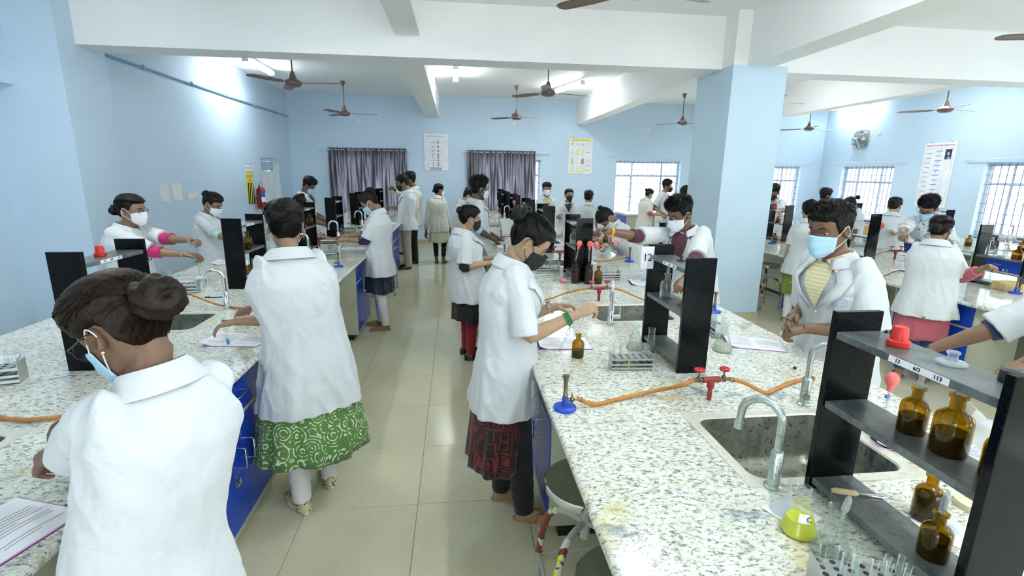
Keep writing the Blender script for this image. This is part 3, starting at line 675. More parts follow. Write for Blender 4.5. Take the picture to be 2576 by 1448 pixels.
# --- left bench
place('rack0', stopper(mat('red plastic', (206, 44, 36), .4), 1.0, False), -1.69, 2.53, 1.391, 'red plastic bottle stopper on top of the left foreground rack', 'stopper')
p = P9(28, 925); place('ttr', test_tube_rack(6, None, 9), -1.98, 2.18, .9, 'aluminium test tube rack cut by the left picture edge', 'test tube rack', rz=.30, s=1.1)
place('nb', notebook(), -2.22, 2.38, .9, 'open notebook with purple cover behind the test tube rack at the left picture edge', 'notebook', rz=.5, group=WBOOK, s=.75)
x, y, z = P9(100, 1375); place('nb', notebook(), -1.17, 1.14, .9, 'open notebook at the bottom left corner of the picture', 'notebook', rz=1.25, group=WBOOK, s=.9)
pen(-1.22, 1.17, .918, .15, PENB, 'light blue pen lying on the bottom left notebook')
x, y, z = P9(468, 692); place('nb', notebook(), -2.30, 4.28, .9, 'open notebook on the left bench below the hands with the magenta sleeves', 'notebook', rz=.12, group=WBOOK, s=.86)
x, y, z = P9(462, 733); place('ttr2', test_tube_rack(6, None, 6, 3), x, 3.84, z, 'aluminium test tube rack behind the red gas tap, left bench', 'test tube rack', rz=.12, s=1.1)
place('tap', gas_tap, -1.896, 3.434, .9, 'red gas tap with two wheels on the left bench between the racks', 'gas tap', s=.92)
a = V((-1.81, 3.434, .992)); hose('orange rubber hose crossing behind the chrome tap on the left bench', [a, V(at(500, 748, .96)), V(at(545, 765, .925)), V(at(590, 773, .91)), V(at(622, 775, .907))])
a = V((-1.975, 3.434, .992)); hose('orange rubber hose running left behind the foreground bun', [a, V((-2.05, 3.45, .95)), V((-2.15, 3.5, .908)), V((-2.3, 3.6, .907))])
hose('orange rubber hose across the left foreground worktop', [at(-60, 1030, .91), at(20, 1052, .91), at(90, 1054, .91), at(170, 1043, .91), at(260, 1010, .91)], .0075)
x, y, z = P9(585, 878); place('nb', notebook(), -1.175, 2.68, .9, 'open notebook under the hands of the woman in green paisley', 'notebook', rz=-.12, group=WBOOK, s=.72)
x, y, z = P9(500, 700); place('cyl', conical_flask(GLASS, None, .3, .15, .018, .014), -2.18, 3.95, .9, 'empty narrow glass jar on the left bench before the rack numbered 6', 'jar')
x, y, z = P9(480, 725, .9)
pen(-1.72, 3.66, .9, .05, BLK, 'dark slim rod lying in front of the rack numbered 6', .16)
# rack 6
place('amb', bottle(AMBER, BRLIQ, .4), -1.655, 4.12, 1.185, 'round amber bottle on the middle shelf of the rack numbered 6', 'bottle')
place('amb', bottle(AMBER, BRLIQ, .4), -1.65, 4.02, .94, 'amber bottle with blue label at the foot of the rack numbered 6', 'bottle', s=.9)
place('ambd', bottle(AMBER, BRLIQ, .4, drop=True), -1.66, 4.12, .94, 'amber dropper bottle at the foot of the rack numbered 6', 'bottle', s=.85)
place('ambd', bottle(AMBER, BRLIQ, .4, drop=True), -1.67, 4.21, .94, 'rear amber dropper bottle in the rack numbered 6', 'bottle', s=.8)
x, y, z = P9(676, 722); place('ttr', None, -1.44, 3.95, .9, 'test tube rack between the rack numbered 6 and the paisley kurta woman', 'test tube rack', rz=1.4)
place('tap', gas_tap, -1.64, 4.62, .9, 'red gas tap between the rack numbered 6 and the dark bun', 'gas tap')
hose('orange hose leaving the gas tap beyond the rack numbered 6', [V((-1.555, 4.62, 1.0)), V((-1.4, 4.6, .96)), V((-1.25, 4.6, .91)), V((-1.15, 4.62, .908))])
x, y, z = P9(640, 672); place('nb', notebook(), -2.2, 5.1, .9, 'open notebook on the left bench before the woman with mint sleeves', 'notebook', rz=.1, group=WBOOK, s=.8)
# navy kurta girl's place
x, y, z = P9(818, 652); place('ttr2', None, x, y+.05, z, 'test tube rack beside the flask of yellow liquid, left bench', 'test tube rack', rz=.05, s=1.05)
x, y, z = P9(838, 648); place('fly', conical_flask(GLASS, YLIQ, .22), x, y, z, 'conical flask with a little yellow liquid before the bunsen burner, left bench', 'flask', s=1.15)
x, y, z = P9(852, 671); place('bun', bunsen_burner, x, y, z, 'blue bunsen burner left of the aisle before the navy kurta girl', 'burner', rz=PI*.9)
x, y, z = P9(886, 627); place('nb2', notebook(.0), -1.22, 6.0, .9, 'open notebook in front of the girl in the navy dotted kurta', 'notebook', rz=.02, group=WBOOK, s=.72)
hose('orange hose reaching toward the hands of the navy kurta girl', [at(790, 586, .97), at(812, 591, .96), at(838, 599, .93), at(862, 604, .92), at(885, 606, .91)])
place('tap', None, -1.66, 6.20, .9, 'red gas tap hidden behind the third left rack', 'gas tap')
x, y, z = P9(878, 588); place('ttr', None, x, y, z, 'test tube rack behind the hands of the navy kurta girl', 'test tube rack', s=1.1)
place('ttr2', None, -1.95, 7.0, .9, 'test tube rack before the boy in maroon', 'test tube rack'); place('ttr2', None, -2.1, 5.75, .9, 'test tube rack left of the third left rack', 'test tube rack')
place('amb', None, -1.665, 5.9, .94+.245, 'amber bottle with a white label in the third left rack', 'bottle'); place('amb', None, -1.67, 5.75, .94, 'amber bottle low in the third left rack', 'bottle')
place('nb', None, -2.15, 7.3, .9, 'open notebook under the hands of the boy in maroon', 'notebook', rz=.1, group=WBOOK, s=.8)
x, y, z = P9(892, 548); place('nb', None, -2.0, 8.6, .9, 'open notebook far on the left bench', 'notebook', rz=0, group=WBOOK, s=.8)
hose('far orange hose on the left bench behind the bowed head', [at(873, 560, .97), at(888, 565, .94), at(905, 571, .92), at(920, 572, .91)])
hose('orange hose at the far end of the left bench', [at(960, 549, .91), at(975, 546, .93), at(990, 543, .91), at(1003, 541, .91)])
x, y, z = P9(972, 577); place('bun', None, -1.12, 8.2, .9, 'small bunsen burner at the elbow of the navy kurta girl', 'burner', rz=PI)
place('ttr', None, -1.5, 9.6, .9, 'test tube rack before the boy in khaki trousers', 'test tube rack'); place('fly', None, -1.32, 9.7, .9, 'yellow flask held over by the boy in khaki trousers', 'flask')
place('nb2', None, -1.25, 9.1, .9, 'blue-edged notebook before the boy in khaki trousers', 'notebook', rz=0, group=WBOOK, s=.8)
# --- middle bench foreground
x, y, z = P9(1421, 1028); place('bun', None, x, y, z, 'large blue bunsen burner on the bench corner right of the aisle', 'burner', rz=0.12, s=1.0)
place('tap', None, 1.032, 1.774, .9, 'red gas tap with two red wheels in the right foreground', 'gas tap', s=.9)
bb = V((x+.05, y+.008, .939)); hose('long orange hose from the blue burner to the gas tap, right foreground', [bb, bb+V((.07, .0, -.028)), V(at(1560, 1002, .908)), V(at(1650, 982, .925)), V((.90, 1.76, .975)), V((.955, 1.774, .99))], .0085)
hose('orange hose from the gas tap to the right, passing the tall tap', [V((1.112, 1.774, .99)), V((1.18, 1.775, .97)), V((1.28, 1.78, .92)), V((1.36, 1.83, .909)), V((1.50, 1.9, .909)), V((1.62, 1.93, .909))], .0085)
place('nb', None, .575, 2.50, .9, 'open notebook in front of the girl with green wrist bands', 'notebook', rz=-.05, group=WBOOK, s=.70)
x, y, z = P9(1453, 897); place('ambo', bottle(AMBER, BRLIQ, .35, H=.125, R=.031), x, y, z, 'amber bottle standing alone before the open notebook, middle bench', 'bottle')
x, y, z = P9(1585, 925); place('ttry', test_tube_rack(6, mat('pale yellow solution', (226, 226, 90), .3), 9, 5), x, y, z, 'aluminium rack of test tubes with yellow liquid, middle bench foreground', 'test tube rack', rz=-.06, s=.93)
x, y, z = P9(1598, 878); place('flc', conical_flask(GLASS, MILK, .2), x, y+.01, z, 'tall conical flask behind the rack of yellow test tubes', 'flask', s=1.1)
x, y, z = P9(1622, 885); place('msc', conical_flask(GLASS, BEAK, .2, .13, .024, .017), x+.03, y, z, 'glass cylinder with flared lip beside the tall conical flask', 'cylinder')
MB()
# rack 12 contents
place('clr', bottle(GLASS, BEAK, .3, drop=True, H=.13, R=.034), 1.075, 2.36, 1.185, 'clear glass dropper bottle on the middle shelf of the rack numbered 12', 'bottle')
place('stb', stopper(BRASS), 1.09, 2.22, 1.185, 'brass coloured stopper on the middle shelf of the rack numbered 12', 'stopper', s=.62)
place('stk', stopper(mat('brown glass stopper', (56, 26, 24), .12)), 1.11, 2.30, 1.391, 'brown glass stopper on top of the rack numbered 12', 'stopper', s=.75)
x, y, z = P9(1806, 765); place('bun', None, 1.74, 3.05, z, 'blue burner base peeping out behind the rack numbered 12', 'burner', rz=2)
place('ttr', None, 1.50, 2.62, .9, 'aluminium test tube rack behind the rack numbered 12, by the notebook', 'test tube rack', rz=1.5, s=1.0)
x, y, z = P9(1801, 872); place('flm', conical_flask(GLASS, MILK, .25), 1.40, 2.33, z, 'conical flask with cloudy liquid right of the rack numbered 12', 'flask', s=1.2)
x, y, z = P9(1905, 845); place('nb', None, 1.63, 2.42, .9, 'open notebook with blue cover in front of the foreground boy', 'notebook', rz=-.35, group=WBOOK, s=.74)
place('vial', bottle(GLASS, BEAK, .2, H=.05, R=.012, lab=False), 1.45, 2.06, .913, 'tiny clear vial lying near the tall tap', 'vial', tilt=(PI/2, 0), rz=1.5)
t = thing('black_stopper', 'small black vial cap on the granite near the tall tap', 'cap', (1.62, 2.06, .9)); MB().lathe([(.002, 0), (.008, 0), (.008, .010), (.0005, .010)], 14).build('cap', BLK, t)
t = thing('blue_stopper', 'small blue cap beside the right foreground rack', 'cap', (1.79, 1.72, .9)); MB().cyl((0, 0, .008), (.02, .01, .008), .008, 12).build('cap', BBLUE, t)
# right foreground rack
SH, TOP = 1.185, 1.391
RB = .9
place('red2', stopper(mat('red plastic', (206, 44, 36), .4), 1.0, False), 1.105, 1.06, TOP, 'red plastic stopper on top of the right foreground rack', 'stopper', s=1.0)
place('stg', stopper(gmat('pale glass stopper', (.8, .86, .88), 1.4, .05, .25, (.7, .76, .78))), 1.12, .935, TOP, 'clear glass stopper on top of the right foreground rack', 'stopper', s=.95)
t = thing('screw_stopper', 'black screw cap on top of the right foreground rack', 'cap', (1.145, .83, TOP)); MB().lathe([(.002, 0), (.021, 0), (.022, .003), (.021, .026), (.018, .028), (.0005, .028)], 28).build('cap', BLK, t)
AMB1 = dict(H=.155, R=.040)
place('ambig', bottle(AMBER, BRLIQ, .42, H=.16, R=.041, drop=True), 1.125, .905, SH, 'large amber dropper bottle on the middle shelf of the right foreground rack', 'bottle', s=.9)
place('ambm', bottle(AMBER, BRLIQ, .42, H=.14, R=.036, drop=True), 1.125, 1.0, SH, 'smaller amber dropper bottle left of the large one, right foreground rack', 'bottle', s=.85)
place('ambm2', bottle(AMBER, BRLIQ, .6, H=.14, R=.036), 1.13, .80, SH, 'amber bottle at the right end of the middle shelf, right foreground rack', 'bottle', s=.9)
place('ambl', bottle(AMBER, BRLIQ, .6, H=.15, R=.037), 1.26, 1.03, .9, 'brown amber bottle on the granite behind the right foreground rack', 'bottle', s=.9)
place('ambx', bottle(AMBER, BRLIQ, .5, H=.13, R=.034, drop=True), 1.10, .865, .94, 'amber dropper bottle on the bottom shelf of the right foreground rack', 'bottle', s=.9)
place('blb', rubber_bulb, *at(2243, 958, 1.10)[:2], 1.10, 'dusty pink rubber bulb pipette standing behind the right foreground rack', 'bulb', s=1.1)
x, y, z = P9(2020, 1350); place('flyy', conical_flask(GLASS, YLIQ, .33), x, y+.02, z, 'conical flask of bright yellow liquid with the letter C, right foreground', 'flask', s=1.05)
t = PROTO['flyy']; lb = MB().loft([[V((q.x*1.02, q.y*1.02, z)) for q in [V((r*math.cos(a), r*math.sin(a), 0)) for a in [math.radians(225+9*i) for i in range(6)]]] for r, z in ((.0345, .048), (.0265, .068))], cap=False, closed=False).build('label', WPAPER, t)
text('C', .018, mat('purple ink', (120, 30, 110), .7), lb, (-.003, -.0335, .058), (PI/2-.38, 0, -.12))
x, y, z = P9(2110, 1420); place('flcd', conical_flask(GLASS, BEAK, .1), x, y+.03, z, 'empty conical flask holding a dropper, right foreground', 'flask', s=1.1)
def dropper(t): MB().tube([(0, 0, 0), (0, 0, .085), (0, 0, .09), (0, 0, .098), (0, 0, .125), (0, 0, .135)], [.0018, .003, .0055, .0085, .0075, .003], 10).build('dropper', FROST, t)
place('drop', dropper, x+.002, y+.03, z+.035, 'milky plastic dropper standing in the empty flask, right foreground', 'dropper', tilt=(.05, .12))
place('ttrf', test_tube_rack(6, None, 10, 9), *P9(2150, 1490)[:2], .9, 'aluminium test tube rack at the bottom edge of the picture', 'test tube rack', rz=-.3, s=.85)
FP = mat('filter paper', (236, 240, 246), .85)
def filt(x, y, rz, s, label, z=.9):
    t = thing('filter_paper', label, 'paper', (x, y, z+.0005), rz); MB().loft([[V((s*u*2-s, s*v*2-s, .0006+.006*math.sin(u*3+v*2)*(u-.5)**2)) for u in [i/6 for i in range(7)]] for v in (0, .33, .66, 1)], cap=False, closed=False).build('sheet', FP, t); return t
x, y, z = P9(1990, 1290); filt(x, y, .4, .055, 'white paper square under the upturned funnel, right foreground'); place('fun', funnel, x-.01, y+.01, .905, 'clear funnel standing upside down left of the yellow flask', 'funnel')
x, y, z = P9(2375, 1330); filt(x, y, .5, .06, 'white paper square under the funnel behind the right foreground rack'); place('fun', None if False else funnel, x, y+.01, .905, 'clear upturned funnel with blue stem behind the right foreground rack', 'funnel')
x, y, z = P9(2450, 1275); t = thing('petri_dish', 'pale yellow dish behind the right foreground rack', 'dish', (x, y, .9)); MB().lathe([(.002, 0), (.045, 0), (.046, .003), (.046, .018), (.043, .018), (.042, .004), (.001, .004)], 28).build('dish', mat('pale yellow plastic', (226, 230, 190), .3), t)
t = thing('tongs', 'wood-handled tongs lying before the right foreground rack', 'tongs', (1.07, 1.10, .945), -.35)
MB().tube([(-.03, 0, 0), (-.02, 0, 0), (.03, 0, 0), (.036, 0, 0)], [.006, .009, .0085, .005], 12).build('handle', mat('pale wood', (206, 182, 140), .6, var=.15, vscale=30), t); MB().tube([(.034, 0, 0), (.10, .006, 0), (.13, -.004, .002)], .003, 8).tube([(.034, 0, 0), (.09, -.008, .004), (.12, .006, .004)], .0025, 8).build('jaws', STEEL, t)
x, y, z = P9(2330, 1065); place('nb', None, 1.62, 1.38, .9, 'open notebook on the granite behind the right foreground rack', 'notebook', rz=-.55, group=WBOOK, s=.8)
t = thing('plastic_pouch', 'crumpled translucent plastic pouch behind the right foreground rack', 'pouch', (1.80, 1.25, .92), .4)
m = MB(); m.loft([[V((.11*(u-.5)*2, .14*(v-.5)*2, .05*math.sin(PI*v)*math.sin(PI*u)+.018*math.sin(9*u+5*v)+.012*math.sin(14*v-6*u)+.05*v)) for u in [i/16 for i in range(17)]] for v in [i/16 for i in range(17)]], cap=False, closed=False); m.build('pouch', gmat('cloudy film', (.82, .85, .87), 1.4, .1, .4, (.85, .88, .9)), t)
# the pink bulbs and dark bottles
for k, (px, py, lb) in enumerate(((1447, 711, 'dark brown screw bottle, left of two before the rack with pink bulbs'), (1479, 713, 'dark brown screw bottle, right of two before the rack with pink bulbs'))):
    x, y, z = P9(px, py); place('drk', bottle(AMBERD, BRLIQ, .9, H=.21, R=.040), x, y, z, lb, 'bottle', s=.92)
    place('blb', None, x+(.02 if k == 0 else 0), y, z+.33, 'pink rubber bulb, %s of three beside the middle rack' % ('first' if k == 0 else 'second'), 'bulb', tilt=(0, .16 if k == 0 else .02), s=1.15)
x, y, z = P9(1504, 713); place('ambg', bottle(AMBER, BRLIQ, .3, H=.16, R=.036), x, y, z, 'olive amber bottle holding the third pink bulb', 'bottle', s=.95); place('blb', None, x-.03, y, z+.325, 'pink rubber bulb, third and rightmost of three beside the middle rack', 'bulb', tilt=(0, -.10), s=1.15)
x, y, z = P9(1415, 712); place('blb', None, x, y, .921, 'pink rubber bulb lying on the granite before the conical flask', 'bulb', tilt=(0, PI/2*.98), rz=PI, s=.9)
x, y, z = P9(1403, 705); place('flc', None, x, y, z, 'conical flask with cloudy liquid left of the dark bottles', 'flask', s=1.05); filt(x+.03, y+.02, .1, .06, 'white paper under the conical flask left of the dark bottles')
x, y, z = P9(1378, 685); place('ttr', None, x, y, z, 'test tube rack before the face of the girl in black mask', 'test tube rack', s=1.05)
x, y, z = P9(1528, 702); place('ttr2', None, x, y, z, 'test tube rack right of the olive amber bottle', 'test tube rack', s=.95)
place('tap', None, 1.037, 3.406, .9, 'red gas tap between the sink and the three pink bulbs', 'gas tap', s=.95)
hose('orange hose left of the gas tap, reaching the wrist bands girl', [V((.955, 3.406, .995)), V((.88, 3.4, .985)), V(at(1420, 738, .94)), V(at(1385, 750, .912)), V(at(1350, 756, .91))])
hose('orange hose right of the gas tap toward the rack numbered 12', [V((1.12, 3.406, .995)), V((1.2, 3.4, .98)), V((1.3, 3.35, .94)), V((1.4, 3.28, .912)), V((1.5, 3.25, .91))])
x, y, z = P9(1583, 658); place('bun', None, x, y, z, 'blue bunsen burner in front of the bent woman, middle bench', 'burner', rz=PI, s=1.1)
hose('orange hose from the burner before the bent woman', [V((x-.055, y, .94)), V(at(1550, 652, .93)), V(at(1520, 656, .915)), V(at(1495, 655, .92))])
place('nb', None, 1.62, 3.95, .9, 'open notebook half hidden by the rack numbered 12', 'notebook', rz=-.2, group=WBOOK, s=.72); pen(1.66, 4.02, .915, .1, PENB, 'pen on the notebook half hidden by the rack numbered 12')
place('nb', None, 1.30, 4.95, .9, 'open notebook under the arms of the bent woman', 'notebook', rz=.1, group=WBOOK, s=.8)
place('clrs', bottle(GLASS, MILK, .3), 1.06, 4.35, .94+.245, 'clear bottle inside the rack with the pink bulbs', 'bottle')
place('amb', None, 1.30, 4.17, 1.22, 'brown bottle held at the fingertips of the stretching boy', 'bottle', s=.62)
# aisle side, farther
x, y, z = P9(1265, 618); place('nb2', None, .66, 6.15, z, 'flat notebook with a blue pen before the tall boy', 'notebook', rz=.05, group=WBOOK, s=.72); pen(.72, 6.2, .912, 1.4, PENB, 'blue pen on the notebook before the tall boy')
place('nb', None, .60, 4.95, .9, 'notebook under the hands of the girl in the black salwar', 'notebook', rz=.05, group=WBOOK, s=.7)
x, y, z = P9(1250, 672); place('bun', None, .52, 5.25, z, 'blue burner beside the hand of the girl in the black salwar', 'burner', rz=.2, s=1.1)
x, y, z = P9(1244, 608); place('bun', None, .62, 6.75, z, 'small blue burner behind the tall boy', 'burner', rz=.2)
hose('orange hose behind the tall boy', [V((.67, 6.76, .94)), V(at(1262, 594, .92)), V(at(1280, 594, .915)), V(at(1298, 588, .93)), V((1.0, 7.3, .98))])
hose('far orange hose on the middle bench', [at(1230, 545, .91), at(1245, 537, .93), at(1262, 534, .95)])
place('tap', None, 1.06, 7.35, .9, 'red gas tap behind the head of the girl in black mask', 'gas tap'); place('tap', None, 1.05, 9.1, .9, 'red gas tap by the far racks', 'gas tap'); place('tap', None, 1.04, 10.9, .9, 'farthest red gas tap of the middle bench', 'gas tap'); place('tap', None, 1.1, 5.1, .9, 'red gas tap hidden by the reaching arm', 'gas tap')
t = thing('propped_book', 'white booklet propped upright behind the tall boy', 'book', (.80, 7.45, .9), .1); MB().bbox(-.10, .10, -.006, .006, 0, .25, .002, Matrix.Rotation(-.35, 4, 'X')).build('pages', WPAPER, t)
place('flyf', conical_flask(GLASS, YLIQ, .1), .62, 9.4, .9, 'yellow tinted flask far on the middle bench', 'flask'); place('ttr', None, .66, 8.6, .9, 'test tube rack far on the middle bench', 'test tube rack'); place('flc', None, .78, 6.5, .9, 'clear flask beside the blue pen notebook', 'flask')
place('blb', None, 1.0, 8.5, 1.32, 'single pink rubber bulb before the far rack with the funnel', 'bulb', tilt=(0, -.12), s=1.25); place('drk', None, 1.0, 8.45, .9, 'dark bottle under the single far pink bulb', 'bottle')
place('funw', funnel, 1.0, 7.5+.9, 1.15, 'white funnel hanging in the far middle rack', 'funnel', s=1.1); place('ttr2', None, 1.45, 7.1, .9, 'test tube rack at the far side of the middle bench', 'test tube rack')
# right row (lower worktop)
Z8 = .8
x, y, z = P9(1941, 613, Z8); place('bun', None, x, y, z, 'blue bunsen burner on the right bench beside the column', 'burner', rz=0, s=1.15)
hose('orange hose from the burner beside the column', [V((x+.06, y, .845)), V((x+.15, y, .82)), V((x+.3, y+.05, .815)), V((x+.42, y+.12, .83))])
x, y, z = P9(1960, 600, Z8); place('ttr', None, x, y, z, 'test tube rack behind the burner beside the column', 'test tube rack', s=1.15)
t = thing('beaker', 'green plastic beaker half hidden by the column', 'beaker', (x-.25, y+.45, Z8)); MB().lathe([(.002, 0), (.055, 0), (.065, .14), (.068, .145), (.063, .14), (.053, .004), (.001, .004)], 24).build('beaker', mat('green plastic', (60, 176, 140), .4), t)
place('amb', None, 4.98, 7.2, Z8, 'amber bottle before the rack with the red stopper', 'bottle', s=1.1); place('amb', None, 5.2, 7.5, Z8+.26, 'amber bottle on the middle shelf of the rack with the red stopper', 'bottle', s=.9)
place('red2', None, 5.2, 7.6, Z8+.50, 'red stopper on the rack beside the column', 'stopper', s=1.2)
place('tap', None, *at(2250, 652, Z8)[:2], Z8, 'red gas tap before the woman in the pink skirt', 'gas tap', s=1.1)
q = at(2250, 652, Z8); hose('orange hose left of the gas tap on the right bench', [q+V((-.09, 0, .105)), q+V((-.2, .0, .09)), q+V((-.4, -.02, .02)), q+V((-.55, -.02, .012))], .009); hose('orange hose right of the gas tap on the right bench', [q+V((.09, 0, .105)), q+V((.2, -.02, .07)), q+V((.32, -.06, .02))], .009)
for px, py, lb, kd in ((2180, 636, 'small amber bottle behind the ear of the foreground boy', 'amb'), (2193, 645, 'dark bottle holding a long pink bulb, right bench', 'drk2'), (2252, 628, 'amber bottle under the hand of the leaning boy', 'amb')):
    x, y, z = P9(px, py, Z8); place(kd, bottle(AMBERD, BRLIQ, .8), x, y, z, lb, 'bottle', s=1.0)
x, y, z = P9(2193, 645, Z8); place('blb', None, x+.06, y, z+.40, 'pink rubber bulb on a long stem leaning by the right bench rack', 'bulb', tilt=(0, .30), s=1.6)
x, y, z = P9(2208, 640, Z8); place('bkr', conical_flask(GLASS, BEAK, .3, .09, .034, .032), x, y, z, 'small clear beaker at the foot of the right bench rack', 'beaker')
x, y, z = P9(2180, 625, Z8); place('ttr', None, x-.03, y+.1, z, 'test tube rack behind the small amber bottles, right bench', 'test tube rack', s=1.1)
x, y, z = P9(2280, 640, Z8); place('nb2', None, x+.05, y, z, 'open notebook behind the woman in the pink skirt', 'notebook', rz=-.3, group=WBOOK, s=.8)
x, y, z = P9(2436, 690, Z8); place('ttr', None, x, y, z, 'test tube rack under the reaching pink sleeve', 'test tube rack', rz=-.15, s=1.25)
x, y, z = P9(2478, 711, Z8); place('flyr', conical_flask(GLASS, YLIQ, .16), x, y, z, 'conical flask with yellow liquid under the reaching hand, right bench', 'flask', s=1.25)
x, y, z = P9(2520, 713, Z8); place('flr', conical_flask(GLASS, BEAK, .12), x, y, z, 'clear conical flask right of the yellow one on the right bench', 'flask', s=1.15)
x, y, z = P9(2462, 700, Z8); place('funr', funnel, x, y+.05, z+.003, 'clear upturned funnel behind the yellow flask, right bench', 'funnel', s=1.2)
x, y, z = P9(2554, 738, Z8); place('bun', None, x, y, z, 'blue burner with rusty barrel at the right picture edge', 'burner', rz=0, s=1.1)
t = thing('wooden_box', 'yellow topped wooden box at the right picture edge', 'box', (x+.12, y+.12, Z8), -.2); MB().bbox(-.13, .13, -.08, .08, 0, .075, .004).build('box', mat('worn wood', (196, 172, 124), .6, var=.2, vscale=12), t); MB().box(-.125, .125, -.075, .075, .0755, .079).build('lid', mat('yellow paper', (222, 210, 110), .7), t)
CAB = mat('black cable', (24, 26, 26), .5)
def cable(label, pts, r=.005): P = [V(p) for p in pts]; t = thing('cable', label, 'cable', P[0]); MB().tube(spline([p-P[0] for p in P], 6), r, 8).build('cable', CAB, t)
cable('black cable looping over the worktop edge and hanging beside the pink skirt', [at(2300, 692, .806), at(2270, 680, .806), at(2248, 684, .83), V((4.29, 4.44, .818)), V((4.22, 4.40, .77)), V((4.20, 4.40, .60)), V((4.19, 4.41, .35)), V((4.22, 4.39, .10))])
cable('black cable hanging from the worktop at the right picture edge', [V((4.55, 2.95, .806)), V((4.35, 2.92, .815)), V((4.25, 2.90, .79)), V((4.22, 2.86, .66)), V((4.3, 2.75, .5))])
place('ambY', bottle(AMBER, mat('honey liquid', (200, 130, 10), .2), .5), 5.2, 3.98, Z8+.26, 'glowing honey coloured bottle on the rack right of the pink skirt woman', 'bottle', s=1.1); place('bkp', conical_flask(FROST, None, .3, .10, .036, .034), 5.2, 4.12, Z8+.285, 'frosted plastic beaker on the rack right of the pink skirt woman', 'beaker')
place('clr3', bottle(GLASS, BEAK, .3), 5.2, 4.22, Z8+.285, 'clear bottle on the rack right of the pink skirt woman', 'bottle')
# row by the right wall
for x, y, lb, kd in ((8.0, 6.45, 'reddish brown bottle beside the tap by the right window', 'drk2'), (8.15, 6.2, 'amber bottle beside the tap by the right window', 'amb'), (7.9, 6.75, 'dark brown bottle beside the right window bench tap', 'amb')): place(kd, None, x, y, Z8, lb, 'bottle', s=1.25)
t = thing('wooden_rack_box', 'wooden box with red taps standing in front of the rack by the barred right window', 'box', (7.75, 8.2, Z8)); MB().bbox(-.28, .28, -.1, .1, 0, .17, .006).build('box', mat('varnished wood', (212, 170, 108), .5, var=.15, vscale=8), t)
place('tap', None, 7.65, 7.95, Z8, 'red gas tap before the wooden box by the right window', 'gas tap', s=1.3)
for k in range(3):
    t = thing('paper_stack', ['white exercise book, lowest of the pile by the right window', 'white exercise book, middle of the pile by the right window', 'white exercise book, top of the pile by the right window'][k], 'book', (7.75, 7.0, Z8+.022*k), .1*k); MB().bbox(-.13, .13, -.1, .1, 0, .02, .002).build('pages', WPAPER, t)
# freestanding cabinet near the far window
t = thing('side_cabinet', 'low blue fronted cabinet with white top under the far window', 'cabinet', (4.45, 11.95, 0)); MB().bbox(-.35, .35, -.4, .4, .06, .86, .003).build('body', CREAM, t); MB().bbox(-.38, .38, -.43, .43, .86, .9, .004).build('top', WPL, t)
for z0, z1 in ((.66, .83), (.12, .63)): d = MB().bbox(-.36, -.35, -.37, .37, z0, z1, .002).build('door', CBL, t); MB().tube([(-.36, -.05, z1-.08), (-.385, -.045, z1-.08), (-.385, .045, z1-.08), (-.36, .05, z1-.08)], .005, 8).build('handle', CHROME, d)
# keys on the middle bench cabinet
k = thing('key_ring', 'keys with an orange tag in the blue cabinet door right of the aisle', 'keys', (.44, 2.44, .42))
MB().tube(arc((-.03, 0, 0), .014, 0, 360, 16, 'yz'), .0016, 6, False).build('ring', CHROME, k); MB().box(-.034, -.031, -.01, .01, -.06, -.014).build('key', STEEL, k); MB().bbox(-.04, -.034, .0, .018, -.09, -.03, .002).build('tag', mat('orange tag', (226, 90, 40), .5), k)

# --- stools
def m_tape(name, cols):
    t = NT(name); c = srgb(*cols[0])
    for k, q in enumerate(cols[1:]): c = t.mix(t.ramp(t.noise(t.co(rot=(k+1, .5*k, k*2)), 16, 2, .5, .4), [(.50, B1), (.53, W1)]), c, srgb(*q))
    t.set(Base_Color=c, Roughness=.3); return t.m
TAPEY = m_tape('yellow printed tape', [(206, 208, 200), (214, 224, 50), (206, 208, 200), (120, 52, 44)]); TAPER = m_tape('red brown printed tape', [(150, 52, 34), (206, 170, 70), (220, 212, 200), (140, 40, 28)])
SEATM = mat('smoked steel seat', (128, 132, 116), .2, .5, var=.1, vscale=8); GREYP = mat('grey enamel tube', (170, 176, 166), .4); FOOT = mat('rubber foot', (150, 156, 156), .6)
def stool(x, y, label, rz=0, tape=TAPEY, H=.62):
    t = thing('lab_stool', label, 'stool', (x, y, 0), rz)
    MB().lathe([(.001, H-.018), (.165, H-.018), (.168, H-.014), (.168, H+.012), (.164, H+.016)], 48, cap=False).build('seat_rim', CHROME, t); MB().lathe([(.164, H+.016), (.15, H+.0135), (.001, H+.013)], 48, cap=False).build('seat', SEATM, t)
    MB().cyl((0, 0, H-.16), (0, 0, H-.018), .014, 14).build('screw', BLK, t); MB().lathe([(.02, H-.24), (.02, H-.13), (.026, H-.125), (.026, H-.115), (.015, H-.11)], 16).build('hub', GREYP, t)
    for k in range(4):
        a = PI/4+k*PI/2; d = V((math.cos(a), math.sin(a), 0)); P = [V((0, 0, H-.17)), d*.10+V((0, 0, H-.17)), d*.165+V((0, 0, H-.21)), d*.20+V((0, 0, H-.30)), d*.215+V((0, 0, .22)), d*.225+V((0, 0, .02))]
        lg = MB().tube(spline(P, 6), .0135, 12).build('leg', GREYP, t); P2 = spline(P, 6)[8:-5]; MB().tube(P2, .0152, 12).build('tape', tape, lg)
        MB().lathe([(.017, 0), (.018, .02), (.016, .04)], 12, T=Matrix.Translation(d*.226)).build('rubber_foot', FOOT, lg)
        b = a+PI/2; e = V((math.cos(b), math.sin(b), 0)); MB().tube([d*.218+V((0, 0, .18)), e*.218+V((0, 0, .18))], .008, 8).build('stretcher', GREYP, t)
    return t
stool(.50, 1.66, 'round steel stool with yellow taped legs at the bench corner right of the aisle'); stool(.50, 1.16, 'round steel stool nearest the camera at the bottom edge, under the worktop', .3)
